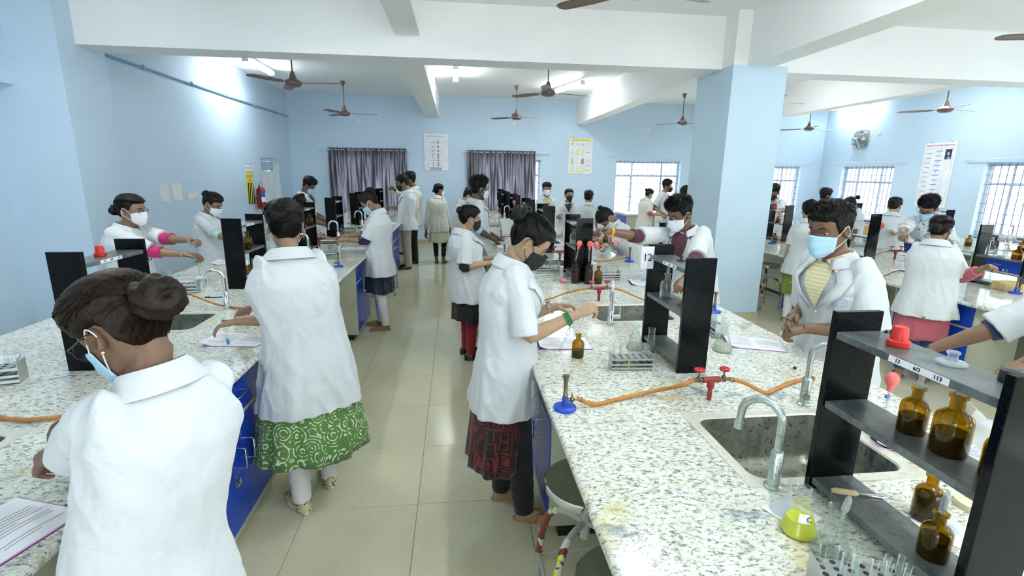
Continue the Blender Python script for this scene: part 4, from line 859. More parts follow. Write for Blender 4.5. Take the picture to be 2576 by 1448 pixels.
stool(-1.16, 4.02, 'round steel stool with yellow taped legs behind the woman in green paisley', .2); stool(-1.1, 7.4, 'steel stool with red brown taped leg behind the navy kurta girl', .2, TAPER); stool(-1.12, 7.95, 'steel stool with curved leg by the boy in khaki trousers', .1, GREYP)
stool(.52, 3.9, 'steel stool with taped leg behind the block print kurta'); stool(4.33, 6.35, 'round steel stool with red brown taped legs beside the column', .1, TAPER, .60); stool(3.75, 11.6, 'steel stool with yellow taped leg by the side cabinet', .2)

# --- fans, curtains, posters, wall things
fb = None
def ceiling_fan(x, y, rz, label, zh=3.0):
    t = thing('ceiling_fan', label, 'fan', (x, y, CZ), rz, 'brown ceiling fans'); D = CZ-zh
    MB().lathe([(.035, 0), (.05, -.005), (.045, -.03), (.016, -.10), (.014, -.11)], 20).build('canopy', FANB, t)
    MB().cyl((0, 0, -.09), (0, 0, -D+.13), .010, 10).build('rod', FANB, t)
    MB().lathe([(.012, -D+.15), (.026, -D+.13), (.05, -D+.05), (.058, -D+.04), (.095, -D+.02), (.115, -D), (.112, -D-.03), (.085, -D-.055), (.03, -D-.065), (.001, -D-.065)], 32).build('motor', FANB, t)
    for k in range(3):
        m = MB(); T = Matrix.Rotation(k*2*PI/3, 4, 'Z') @ Matrix.Translation((0, 0, -D-.01)); m.T = T
        m.loft([[V((r, -w, -.012*w/.06)), V((r, -w*.3, .004)), V((r, w*.4, .004)), V((r, w, .010*w/.06)), V((r, w*.4, .000)), V((r, -w*.3, 0))] for r, w in ((.16, .03), (.20, .055), (.40, .065), (.62, .060), (.66, .045), (.68, .02))]); m.build('blade', FANB, t)
        m = MB(); m.T = T; m.box(.09, .20, -.018, .018, -.004, .001); m.build('blade_arm', FANB, t)
    return t
ceiling_fan(-2.23, 7.62, -.10, 'ceiling fan nearest, in the left bay before the left wall'); ceiling_fan(-2.30, 11.25, .15, 'farther ceiling fan in the left bay before the first curtain')
ceiling_fan(1.33, 11.1, .33, 'farther ceiling fan in the middle bay above the far racks'); ceiling_fan(1.40, 7.75, .28, 'nearer ceiling fan in the middle bay with an upturned blade')
ceiling_fan(5.22, 11.4, .12, 'ceiling fan left of the column before the far window'); ceiling_fan(8.75, 11.9, .12, 'ceiling fan in the far right corner'); ceiling_fan(8.5, 8.15, .15, 'ceiling fan in front of the right wall above the glycolysis poster')
ceiling_fan(5.1, 7.9, .2, 'ceiling fan mostly hidden behind the column, one blade showing'); ceiling_fan(1.33, 3.86, .27, 'near ceiling fan of which one blade tip shows at the top edge', 3.13); ceiling_fan(5.34, 3.97, 2.86, 'near right ceiling fan of which one blade shows at the right edge', 3.02)
def m_curtain():
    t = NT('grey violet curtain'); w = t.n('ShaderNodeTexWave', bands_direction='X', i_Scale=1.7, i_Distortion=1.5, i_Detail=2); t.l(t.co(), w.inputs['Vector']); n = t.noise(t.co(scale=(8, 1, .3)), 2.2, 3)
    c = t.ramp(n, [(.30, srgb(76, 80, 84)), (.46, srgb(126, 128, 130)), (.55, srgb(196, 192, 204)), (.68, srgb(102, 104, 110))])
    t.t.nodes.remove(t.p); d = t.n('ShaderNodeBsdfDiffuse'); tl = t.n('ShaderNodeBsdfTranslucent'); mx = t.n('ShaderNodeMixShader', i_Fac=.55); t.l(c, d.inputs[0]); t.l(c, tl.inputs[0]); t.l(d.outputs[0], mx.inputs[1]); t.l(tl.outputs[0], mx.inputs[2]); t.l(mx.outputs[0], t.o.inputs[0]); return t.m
CURT = m_curtain(); RODM = mat('white curtain rod', (222, 228, 232), .35)
def curtain(x0, x1, y, zt, zb, label, waves, seed):
    t = thing('curtain', label, 'curtain', ((x0+x1)/2, y, zt)); n = waves*10; m = MB(); W_ = x1-x0; rn = random.Random(seed); ph = [rn.uniform(-.6, .6) for _ in range(waves+2)]
    rows = []
    for r in range(9):
        v = r/8; row = []
        for i in range(n+1):
            u = i/n; w = u*waves; f = ph[int(w)]*(1-(w-int(w)))+ph[int(w)+1]*(w-int(w)); row.append(V((-W_/2+u*W_+.012*f*v, .035*math.sin(2*PI*w+f*v)*(1-.2*v), -(zt-zb)*v+.0)))
        rows.append(row)
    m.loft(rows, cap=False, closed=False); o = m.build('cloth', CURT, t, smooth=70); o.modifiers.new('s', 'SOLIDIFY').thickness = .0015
    rg = MB().lathe([(.028, -.003), (.028, .003), (.020, .003), (.020, -.003)], 16, cap=False).mesh('eyelet', STEEL, 40)
    for k in range(waves*2): link('eyelet', rg, t, loc=(-W_/2+W_*(k+.5)/(waves*2)*1.0, 0, -.05), rot=(0, PI/2, 0))
def rod(x0, x1, y, z, label, axis='x'):
    L = x1-x0; t = thing('curtain_rod', label, 'curtain rod', ((x0+x1)/2, y, z) if axis == 'x' else (y, (x0+x1)/2, z), 0 if axis == 'x' else PI/2)
    MB().cyl((-L/2, 0, 0), (L/2, 0, 0), .011, 10).build('pole', RODM, t)
    sg = 1 if axis == 'x' else -1
    for q in (-1, 0, 1): MB().box(q*(L/2-.08)-.01, q*(L/2-.08)+.01, min(0, sg*.07), max(0, sg*.07), -.012, .012).lathe([(.02, -.01), (.02, .01)], 12, T=Matrix.Translation((q*(L/2), 0, 0)) @ Matrix.Rotation(PI/2, 4, 'Y')).build('bracket', RODM, t)
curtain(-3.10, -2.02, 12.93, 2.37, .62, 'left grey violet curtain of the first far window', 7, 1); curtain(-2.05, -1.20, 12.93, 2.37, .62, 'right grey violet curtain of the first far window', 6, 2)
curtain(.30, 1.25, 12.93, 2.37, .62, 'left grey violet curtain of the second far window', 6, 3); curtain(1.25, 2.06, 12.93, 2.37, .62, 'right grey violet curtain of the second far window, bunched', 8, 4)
rod(-3.30, -1.12, 12.93, 2.32, 'curtain rod over the first far window'); rod(.22, 2.42, 12.93, 2.32, 'curtain rod over the second far window'); rod(4.0, 6.15, 12.93, 2.28, 'bare curtain rod over the open far window'); rod(7.5, 9.75, 12.93, 2.2, 'bare curtain rod over the far window right of the column')
rod(10.3, 12.5, 10.0, 2.19, 'bare curtain rod over the first window of the right wall', 'y'); rod(6.7, 8.95, 10.0, 2.19, 'bare curtain rod over the second window of the right wall', 'y')
def poster(loc, rz, w, h, label, cat='poster', frame=WPL, paper=WPAPER):
    t = thing('poster', label, cat, loc, rz); MB().bbox(-w/2, w/2, -.02, 0, -h/2, h/2, .003).build('board', frame, t); MB().box(-w/2+.01, w/2-.01, -.0212, -.0205, -h/2+.01, h/2-.01).build('print', paper, t)
    for q in (-1, 1): MB().cyl((q*w*.3, -.01, h/2), (q*w*.3, -.01, h/2+.02), .006, 8).build('hook', BLK, t)
    return t
def bar(t, x0, x1, z0, z1, m_, nm='printed_mark', d=.0216): return MB().box(x0, x1, -d, -.0208, z0, z1).build(nm, m_, t)
BLUI = mat('blue ink', (50, 80, 170), .7); GRNI = mat('green ink', (70, 110, 40), .7); REDI = mat('red ink', (190, 60, 70), .7); GRYI = mat('grey ink', (170, 174, 172), .7); GRYD = mat('dark grey ink', (120, 120, 118), .7); YELP = mat('yellow print', (232, 236, 160), .7); GRNP = mat('green print', (196, 220, 110), .7); REDP = mat('salmon print', (214, 130, 110), .7)
t = poster((-.47, 12.999, 2.30), 0, .60, .90, 'white framed poster headed polymerase chain reaction between the curtains'); text('POLYMERASE CHAIN REACTION', .038, BLUI, t, (-.02, -.0218, .385), (PI/2, 0, 0), sx=.78)
for z in (.33, .24, .22, .14, .06, .03, -.02, -.05, -.12, -.2, -.28, -.36): bar(t, -.17, .12, z-.002, z+.002, GRYI)
for z in (.27, .225, .15, .12, .05, .02, -.06, -.09, -.14, -.19, -.25, -.29, -.33): bar(t, -.10, -.055, z-.009, z+.009, GRYI); bar(t, .03, .07, z-.011, z+.011, GRYD)
bar(t, -.16, .14, -.43, -.39, GRYI); bar(t, -.16, .14, -.385, -.375, GRYD)
t = poster((3.25, 12.999, 2.27), 0, .64, .90, 'white and yellow poster headed blotting techniques on the far wall'); bar(t, -.31, .31, .355, .44, YELP, 'header_band', .0214); text('BLOTTING TECHNIQUES', .046, GRNI, t, (-.02, -.0220, .395), (PI/2, 0, 0), sx=.88)
for k, xx in enumerate((-.22, -.08, .06)):
    for j, (z0, c) in enumerate(((.03, (YELP, YELP, YELP)), (-.20, (GRNP, WPL, REDP)), (-.43, (YELP, YELP, YELP)))): bar(t, xx-.032, xx+.032, z0, z0+.14, c[k], 'printed_tube'); bar(t, xx-.002, xx+.002, z0+.15, z0+.20, GRYD) if j else None
    bar(t, xx-.04, xx+.04, .30, .312, GRYD); bar(t, xx-.035, xx+.035, .27, .28, GRYI)
    m = MB(); m.box(-.0015, .0015, -.0216, -.0208, 0, .13, Matrix.Translation((xx+.02, 0, .17)) @ Matrix.Rotation(.65, 4, 'Y')); m.build('printed_mark', GRYD, t)
for z in (.09, -.13, -.25, -.36): bar(t, .14, .26, z, z+.014, GRYI)
t = poster((XR-.001, 9.57, 1.89), -PI/2, .70, 1.33, 'tall white poster on the right wall headed summary of glycolysis, with a portrait'); text('SUMMARY OF GLYCOLYSIS (EMBDEN-MEYERHOF PATHWAY)', .05, REDI, t, (0, -.0218, .60), (PI/2, 0, 0), sx=.46)
bar(t, -.30, .30, .54, .544, GRYD); bar(t, -.30, -.297, -.58, .54, GRYD); bar(t, .297, .30, -.58, .54, GRYD); bar(t, -.30, .30, -.58, -.576, GRYD)
pt = bar(t, .13, .27, .32, .52, mat('portrait navy', (30, 40, 74), .5), 'portrait_print'); MB().ball((.20, -.0225, .43), (.025, .0012, .038)).ball((.22, -.0225, .345), (.04, .0012, .025)).build('portrait_figure', GRYI, pt)
for k in range(11): z = .49-.098*k; bar(t, -.07, .07, z-.006, z+.006, BLUI); bar(t, -.003, .003, z-.06, z-.02, GRYD); (bar(t, -.28, -.17, z-.045, z-.035, REDI if k in (1, 2, 9) else GRYD))
bar(t, .12, .123, -.45, .05, REDI); bar(t, .05, .12, .047, .05, REDI); bar(t, .16, .163, -.5, .02, REDI)
for x, px in ((-2.17, 902), (1.15, 1293), (5.1, 1630)):
    p = aty(px, {902: 303, 1293: 310, 1630: 326}[px], 12.99); t = thing('cover_plate', {902: 'small round white cover plate on the far wall above the first curtain', 1293: 'small round white cover plate on the far wall above the second curtain', 1630: 'small round white cover plate on the far wall above the open window'}[px], 'cover plate', (p.x, 13.0, p.z)); MB().lathe([(.001, .012), (.045, .012), (.05, .008), (.052, 0)], 24, T=Matrix.Rotation(PI/2, 4, 'X')).build('plate', WPL, t)
def plate(y, z, w, h, label, n):
    t = thing('switch_plate', label, 'switch', (XL, y, z)); MB().bbox(0, .012, -w/2, w/2, -h/2, h/2, .003).build('plate', WPL, t)
    for k in range(n): MB().bbox(.012, .018, -w/2+w*(k+.5)/n-.016, -w/2+w*(k+.5)/n+.016, -h*.32, -h*.32+.04, .002).build('switch', WPAPER, t)
plate(7.42, 1.475, .19, .245, 'large white switch plate on the left wall, nearer of two', 2); plate(7.745, 1.48, .21, .245, 'large white switch plate on the left wall, farther of two', 2); plate(8.14, 1.405, .25, .09, 'small wide white socket plate on the left wall', 2)
t = thing('first_aid_chart', 'small white pictogram chart above the striped warning sign, left wall', 'sign', (XL, 10.42, 1.84)); MB().bbox(0, .004, -.2, .2, -.075, .075, .001).build('sheet', WPAPER, t)
for k in range(5): MB().box(.0045, .005, -.15+.065*k, -.135+.065*k, -.03, .035, Matrix.Rotation(.0, 4, 'X')).build('pictogram', GRYD, t)
MB().box(.0045, .005, -.2, .2, -.075, -.068).build('border', BLUI, t); MB().box(.0045, .005, -.2, .2, .068, .075).build('border', BLUI, t)
t = thing('warning_sign', 'tall yellow sign with black diagonal stripes behind the fire extinguisher', 'sign', (XL, 10.36, 1.46)); MB().bbox(0, .004, -.16, .16, -.31, .30, .001).build('board', mat('yellow sign paint', (226, 216, 60), .5), t)
text('! IN CASE OF', .06, REDI, t, (.0046, 0, .22), (PI/2, 0, PI/2), sx=.8); text('FIRE', .05, REDI, t, (.0046, 0, .14), (PI/2, 0, PI/2))
for k in range(5):
    y0 = -.30+.13*k; pts = [(y0+.00, -.31), (y0+.07, -.31), (y0+.27, .10), (y0+.20, .10)]; pts = [(max(-.16, min(.16, a)), b) for a, b in pts]; MB().add([(.0045, a, b) for a, b in pts], [(0, 1, 2, 3)]).build('stripe', INK, t)
t = thing('fire_extinguisher', 'red fire extinguisher hanging on the left wall beside the white door', 'fire extinguisher', (XL+.12, 10.55, 1.04))
MB().lathe([(.001, .0), (.075, .0), (.085, .02), (.085, .36), (.075, .40), (.03, .43), (.025, .44)], 28).build('cylinder', RED, t); MB().lathe([(.022, .43), (.022, .47), (.03, .475), (.03, .49), (.01, .50)], 14).box(-.01, .01, -.02, .10, .49, .505).box(-.01, .01, -.02, .09, .52, .53).build('valve', STEEL, t)
MB().tube(spline([(0, -.03, .47), (0, -.09, .44), (.02, -.105, .3), (.02, -.10, .1), (.01, -.03, -.02), (.0, .02, -.12)], 5), .010, 8).build('hose', BLK, t)
lab = MB().loft([[V((.0855*math.cos(a), .0855*math.sin(a), z)) for a in [math.radians(-70+10*i) for i in range(15)]] for z in (.14, .34)], cap=False, closed=False).build('label', WPAPER, t); MB().loft([[V((.086*math.cos(a), .086*math.sin(a), z)) for a in [math.radians(-70+10*i) for i in range(7)]] for z in (.24, .34)], cap=False, closed=False).build('label_print', BLUI, lab)
MB().box(-.12, -.08, -.05, .05, .2, .24).build('wall_bracket', STEEL, t)
t = thing('exhaust_fan', 'grey metal exhaust fan with motor on the right wall near the corner', 'fan', (XR, 11.72, 2.74), PI/2)
MB().loft([[V((.24*math.cos(a)*(1/max(abs(math.cos(a)), abs(math.sin(a))))**.55, 0+d, .24*math.sin(a)*(1/max(abs(math.cos(a)), abs(math.sin(a))))**.55)) for a in [2*PI*i/32 for i in range(32)]] for d in (0, .02)]).build('mounting_plate', ALU, t)
MB().lathe([(.20, 0), (.215, .06), (.205, .06), (.19, 0)], 32, T=Matrix.Rotation(-PI/2, 4, 'X')).build('ring', ALU, t)
for k in range(4):
    m = MB(); m.T = Matrix.Rotation(k*PI/2+.3, 4, 'Y') @ Matrix.Translation((0, .09, 0)); m.loft([[V((-w, -.025, r)), V((w, .025, r)), V((w, .028, r)), V((-w, -.022, r))] for r, w in ((.03, .02), (.10, .055), (.18, .07), (.19, .05))]); m.build('blade', ALU, t)
MB().lathe([(.001, .24), (.045, .235), (.05, .225), (.05, .12), (.03, .10), (.02, .06)], 20, T=Matrix.Rotation(-PI/2, 4, 'X')).build('motor', ALU, t)
for k in range(4): m = MB(); m.T = Matrix.Rotation(k*PI/2+.785, 4, 'Y'); m.tube([(0, .16, .045), (0, .15, .15), (0, .03, .23)], .007, 6); m.build('strut', ALU, t)
t = thing('wire_plate', 'small round white plate with a wire beside the exhaust fan', 'cover plate', (XR, 11.22, 2.86)); MB().lathe([(.001, .02), (.04, .02), (.045, 0)], 20, T=Matrix.Rotation(-PI/2, 4, 'Y')).tube([(-.02, 0, 0), (-.05, .12, -.08), (-.04, .28, -.14)], .004, 6).build('plate', WPL, t)
# ---------------------------------------------------------------- people
def remesh(mb, size, mats, name='body', smooth_it=2, fac=.5):
    """fuse overlapping shells into one skin"""
    me = mb.mesh('tmp', mats, 0); o = bpy.data.objects.new('tmp', me); COL.objects.link(o)
    md = o.modifiers.new('r', 'REMESH'); md.mode = 'VOXEL'; md.voxel_size = size; md.use_smooth_shade = True
    if smooth_it:
        sm = o.modifiers.new('s', 'SMOOTH'); sm.iterations = smooth_it; sm.factor = fac
    dg = bpy.context.evaluated_depsgraph_get(); m2 = bpy.data.meshes.new_from_object(o.evaluated_get(dg))
    bpy.data.objects.remove(o); bpy.data.meshes.remove(me); m2.name = name
    m2.materials.clear()
    for m in (mats if isinstance(mats, (list, tuple)) else [mats]): m2.materials.append(m)
    return m2
def absorb(mb, me, mi=0):
    mb.add([v.co.copy() for v in me.vertices], [tuple(p.vertices) for p in me.polygons])
HT = [(-.117, .062, .012, .018), (-.108, .078, -.012, .034), (-.092, .0855, -.035, .048), (-.068, .0845, -.058, .058), (-.04, .083, -.078, .064), (-.012, .082, -.090, .0685), (.015, .0845, -.096, .072), (.045, .083, -.098, .0745), (.07, .073, -.093, .0715), (.09, .056, -.079, .060), (.104, .034, -.056, .042), (.111, .012, -.032, .020), (.113, -.006, -.016, .004)]
def htab(z):
    if z <= HT[0][0]: return HT[0][1:]
    for i in range(len(HT)-1):
        a, b = HT[i], HT[i+1]
        if z <= b[0]:
            t = (z-a[0])/(b[0]-a[0]); return tuple(a[k]+(b[k]-a[k])*t for k in (1, 2, 3))
    return HT[-1][1:]
def hpoint(phi, z, off=0.0, face=True):
    """phi: 0 = right (+X), 90 = face"""
    yf, yb, w = htab(z); yc = -.012 if abs(yf-yb) > .08 else (yf+yb)/2
    c, s = math.cos(phi), math.sin(phi); ex = .86 if s > 0 else .92
    x = w*math.copysign(abs(c)**ex, c); y = yc+(yf-yc if s > 0 else yc-yb)*math.copysign(abs(s)**ex, s)
    if face and s > 0:
        y += .026*math.exp(-(x/.0115)**2)*math.exp(-((z+.043)/.019)**2)+.010*math.exp(-(x/.009)**2)*math.exp(-((z+.012)/.022)**2)
        for q in (-1, 1): y -= .010*math.exp(-((x-q*.031)/.017)**2)*math.exp(-((z-.001)/.014)**2); y += .006*math.exp(-((x-q*.04)/.02)**2)*math.exp(-((z+.035)/.018)**2)
        y += .004*math.exp(-(z-.022)**2/.00008)*math.exp(-(x/.045)**4)
        y += .007*math.exp(-(x/.022)**2)*(math.exp(-((z+.071)/.006)**2)+math.exp(-((z+.083)/.006)**2))
    p = V((x, y, z))
    if off:
        n = V((x/(w+.03)**1, (y-yc)/.09, (z-.0)/.11*.8)).normalized(); p += n*off
    return p
def head_geo(mb, n=36, m=34):
    rings = []
    for i in range(m+1):
        z = -.117+.23*(.5-.5*math.cos(PI*i/m)*1.0) if False else -.117+.230*i/m
        rings.append([hpoint(2*PI*k/n, z) for k in range(n)])
    mb.loft(rings)
def ear_geo(mb, s):
    T = Matrix.Translation((s*.069, -.010, -.012)) @ Matrix.Rotation(s*math.radians(72), 4, 'Y') @ Matrix.Rotation(math.radians(-12*s), 4, 'Z')
    pr = [(.80, -.006), (1.0, .002), (1.05, .008), (.98, .013), (.84, .012), (.72, .005), (.45, .003), (.25, -.001), (.02, -.001)]
    rings = []
    for r, z in pr:
        rg = []
        for k in range(20):
            a = 2*PI*k/20; u = r*.031*math.cos(a); v = r*.018*math.sin(a)*(1.1 if math.cos(a)*(-s) > 0 else .8)
            rg.append(V((u*1.0, v, z)))
        rings.append(rg)
    mb.loft(rings, T=T)
def hand_geo(mb, side, sc=1.0, pose='hold', T=None):
    """wrist at the origin, fingers along +Y, back of the hand +Z; side=+1 right hand seen from the back: thumb at -X"""
    q = -side; P = lambda x, y, z: V((q*x*sc, y*sc, z*sc))
    def ring(y, w, t, x0=0, z0=0, n=12):
        r = []
        for k in range(n):
            a = 2*PI*k/n; c, s = math.cos(a), math.sin(a)
            r.append(P(x0+w*math.copysign(abs(c)**.75, c), y, z0+t*math.copysign(abs(s)**.85, s)))
        return r
    mb.loft([ring(-.02, .024, .019), ring(0, .026, .018), ring(.02, .032, .016, .002), ring(.045, .038, .0145, .002), ring(.07, .040, .013), ring(.088, .037, .011, 0, -.001)], T=T)
    C = {'hold': ((38, 48, 25), (45, 52, 30), (55, 60, 35), (62, 62, 38)), 'relax': ((18, 22, 12), (22, 26, 14), (26, 30, 16), (30, 32, 18)), 'pinch': ((42, 40, 15), (50, 48, 25), (62, 62, 35), (68, 66, 38)), 'flat': ((4, 6, 4), (5, 8, 4), (6, 8, 5), (8, 9, 5)), 'fist': ((70, 85, 45), (74, 88, 45), (76, 88, 45), (78, 86, 45))}[pose]
    for (bx, L, r), cu in zip(((.029, .072, .0092), (.0098, .080, .0095), (-.0102, .074, .0090), (-.0292, .058, .0080)), C):
        p = V((bx, .070, -.001)); a = 0; pts = [p.copy()]; p = p+V((0, .018, 0)); pts.append(p.copy())
        for seg, c in zip((.46, .30, .24), cu):
            a += math.radians(c); p = p+V((bx*.10*seg, math.cos(a)*L*seg, -math.sin(a)*L*seg)); pts.append(p.copy())
        rr = [r*1.05, r*1.08, r, r*.92, r*.72]; pts.append(pts[-1]+(pts[-1]-pts[-2]).normalized()*.004); rr.append(r*.35)
        mb.tube([P(*v) for v in pts], [x*sc for x in rr], 8, T=T)
    th = {'hold': [(.020, .012, -.006), (.040, .034, -.020), (.046, .064, -.034), (.036, .088, -.042)], 'pinch': [(.020, .012, -.006), (.038, .034, -.022), (.042, .062, -.036), (.034, .086, -.046)], 'relax': [(.020, .012, -.006), (.044, .036, -.012), (.054, .064, -.018), (.055, .088, -.022)], 'flat': [(.020, .012, -.004), (.046, .034, -.008), (.062, .058, -.010), (.070, .080, -.010)], 'fist': [(.020, .012, -.006), (.042, .036, -.020), (.034, .064, -.036), (.010, .074, -.042)]}[pose]
    th.append(tuple(V(th[-1])+(V(th[-1])-V(th[-2])).normalized()*.005))
    mb.tube([P(*v) for v in th], [x*sc for x in (.013, .0125, .0105, .009, .003)], 8, T=T)

def cloth(name, col, pat=None, rough=.85, fine=.45):
    if name in MATS: return MATS[name]
    t = NT(name); c = srgb(*col); co = t.co()
    base = t.ramp(t.noise(co, 4, 3), [(.3, tuple(x*.95 for x in c[:3])+(1,)), (.7, c)])
    if pat: base = pat(t, base)
    t.set(Base_Color=base, Roughness=rough, Sheen_Weight=.15)
    w = t.noise(t.co(scale=(1, 1, 1)), 11, 5, .55, .8)
    t.bump(w, fine, .014); MATS[name] = t.m; return t.m
COAT = cloth('white cotton coat', (208, 214, 217)); COATC = cloth('cream white coat', (210, 211, 203))
def vor(t, scale, feature='F1', sc=(1, 1, 1)):
    v = t.n('ShaderNodeTexVoronoi', feature=feature, i_Scale=scale); t.l(t.co(scale=sc), v.inputs['Vector']); return v.outputs['Distance']
def p_rings(c2, scale=14, n=7):
    def f(t, b):
        d = vor(t, scale); s = t.math('SINE', t.math('MULTIPLY', d, n*6.28)); m = t.ramp(s, [(.55, B1), (.7, W1)])
        m2 = t.ramp(t.noise(t.co(), 60, 2), [(.45, B1), (.5, W1)]); return t.mix(t.math('MULTIPLY', m, m2), b, srgb(*c2))
    return f
def p_dots(c2, scale=30, r=.16):
    def f(t, b):
        v = t.n('ShaderNodeTexVoronoi', feature='F1', i_Scale=scale, i_Randomness=.15); t.l(t.co(), v.inputs['Vector'])
        return t.mix(t.ramp(v.outputs['Distance'], [(r, W1), (r+.03, B1)]), b, srgb(*c2))
    return f
def p_blobs(cols, scale=25, th=.6):
    def f(t, b):
        for k, c in enumerate(cols):
            m = t.ramp(t.noise(t.co(rot=(k, k*2, k)), scale, 3, .6, 1.0), [(th, B1), (th+.03, W1)]); b = t.mix(m, b, srgb(*c))
        return b
    return f
def p_geo(c2, scale=11):
    def f(t, b):
        v = t.n('ShaderNodeTexVoronoi', feature='F1', distance='CHEBYCHEV', i_Scale=scale, i_Randomness=.5); t.l(t.co(rot=(.0, .0, .6)), v.inputs['Vector'])
        s = t.math('SINE', t.math('MULTIPLY', v.outputs['Distance'], 30)); return t.mix(t.ramp(s, [(.5, B1), (.6, W1)]), b, srgb(*c2))
    return f
def p_stripe(c2, scale=30, rot=(0, .6, .4), axis='X', w=.5, dist=2):
    def f(t, b):
        v = t.n('ShaderNodeTexWave', bands_direction=axis, i_Scale=scale, i_Distortion=dist); t.l(t.co(rot=rot), v.inputs['Vector'])
        return t.mix(t.ramp(v.outputs['Fac'], [(w, B1), (w+.08, W1)]), b, srgb(*c2))
    return f
def skin(i):
    c = [(142, 112, 88), (116, 88, 68), (172, 144, 116), (88, 68, 56), (156, 124, 98)][i]; n = 'skin tone %d' % i
    if n in MATS: return MATS[n]
    t = NT(n); s = srgb(*c); t.set(Base_Color=t.ramp(t.noise(t.co(), 22, 4), [(.3, tuple(x*.9 for x in s[:3])+(1,)), (.7, s)]), Roughness=.45, Specular_IOR_Level=.4)
    t.bump(t.noise(t.co(), 300, 2), .06, .001); MATS[n] = t.m; return t.m
def m_hair(name, col, hi):
    t = NT(name); n = t.noise(t.co(scale=(1, 1, .35)), 160, 4, .7, .5)
    t.set(Base_Color=t.ramp(n, [(.35, srgb(*col)), (.70, srgb(*hi))]), Roughness=.5, Specular_IOR_Level=.22); t.bump(n, .5, .002); return t.m
HAIR = m_hair('black hair', (7, 7, 8), (24, 23, 23)); HAIRB = m_hair('brown streaked hair', (7, 5, 4), (46, 30, 18))
MBLU = mat('pale blue mask', (168, 206, 226), .8, var=.03); MWHT = mat('white mask', (226, 232, 238), .8, var=.02); MBLK = mat('black mask', (26, 27, 30), .75); LOOP = mat('mask elastic', (236, 240, 244), .7)
EYEW = mat('eye white', (176, 168, 160), .2); EYED = mat('dark iris', (24, 14, 10), .12); BROW = mat('dark brow', (22, 17, 15), .8)
SHOEB = mat('black leather', (22, 22, 24), .3); SANDB = mat('tan sandal leather', (168, 130, 78), .45, var=.1, bump=.3, bscale=200); SANDG = mat('beige sandal sole', (196, 190, 176), .6); STRAPD = mat('dark strap', (64, 54, 52), .6)
LEGW = cloth('white leggings', (236, 238, 236)); LEGB = cloth('black leggings', (18, 18, 20))

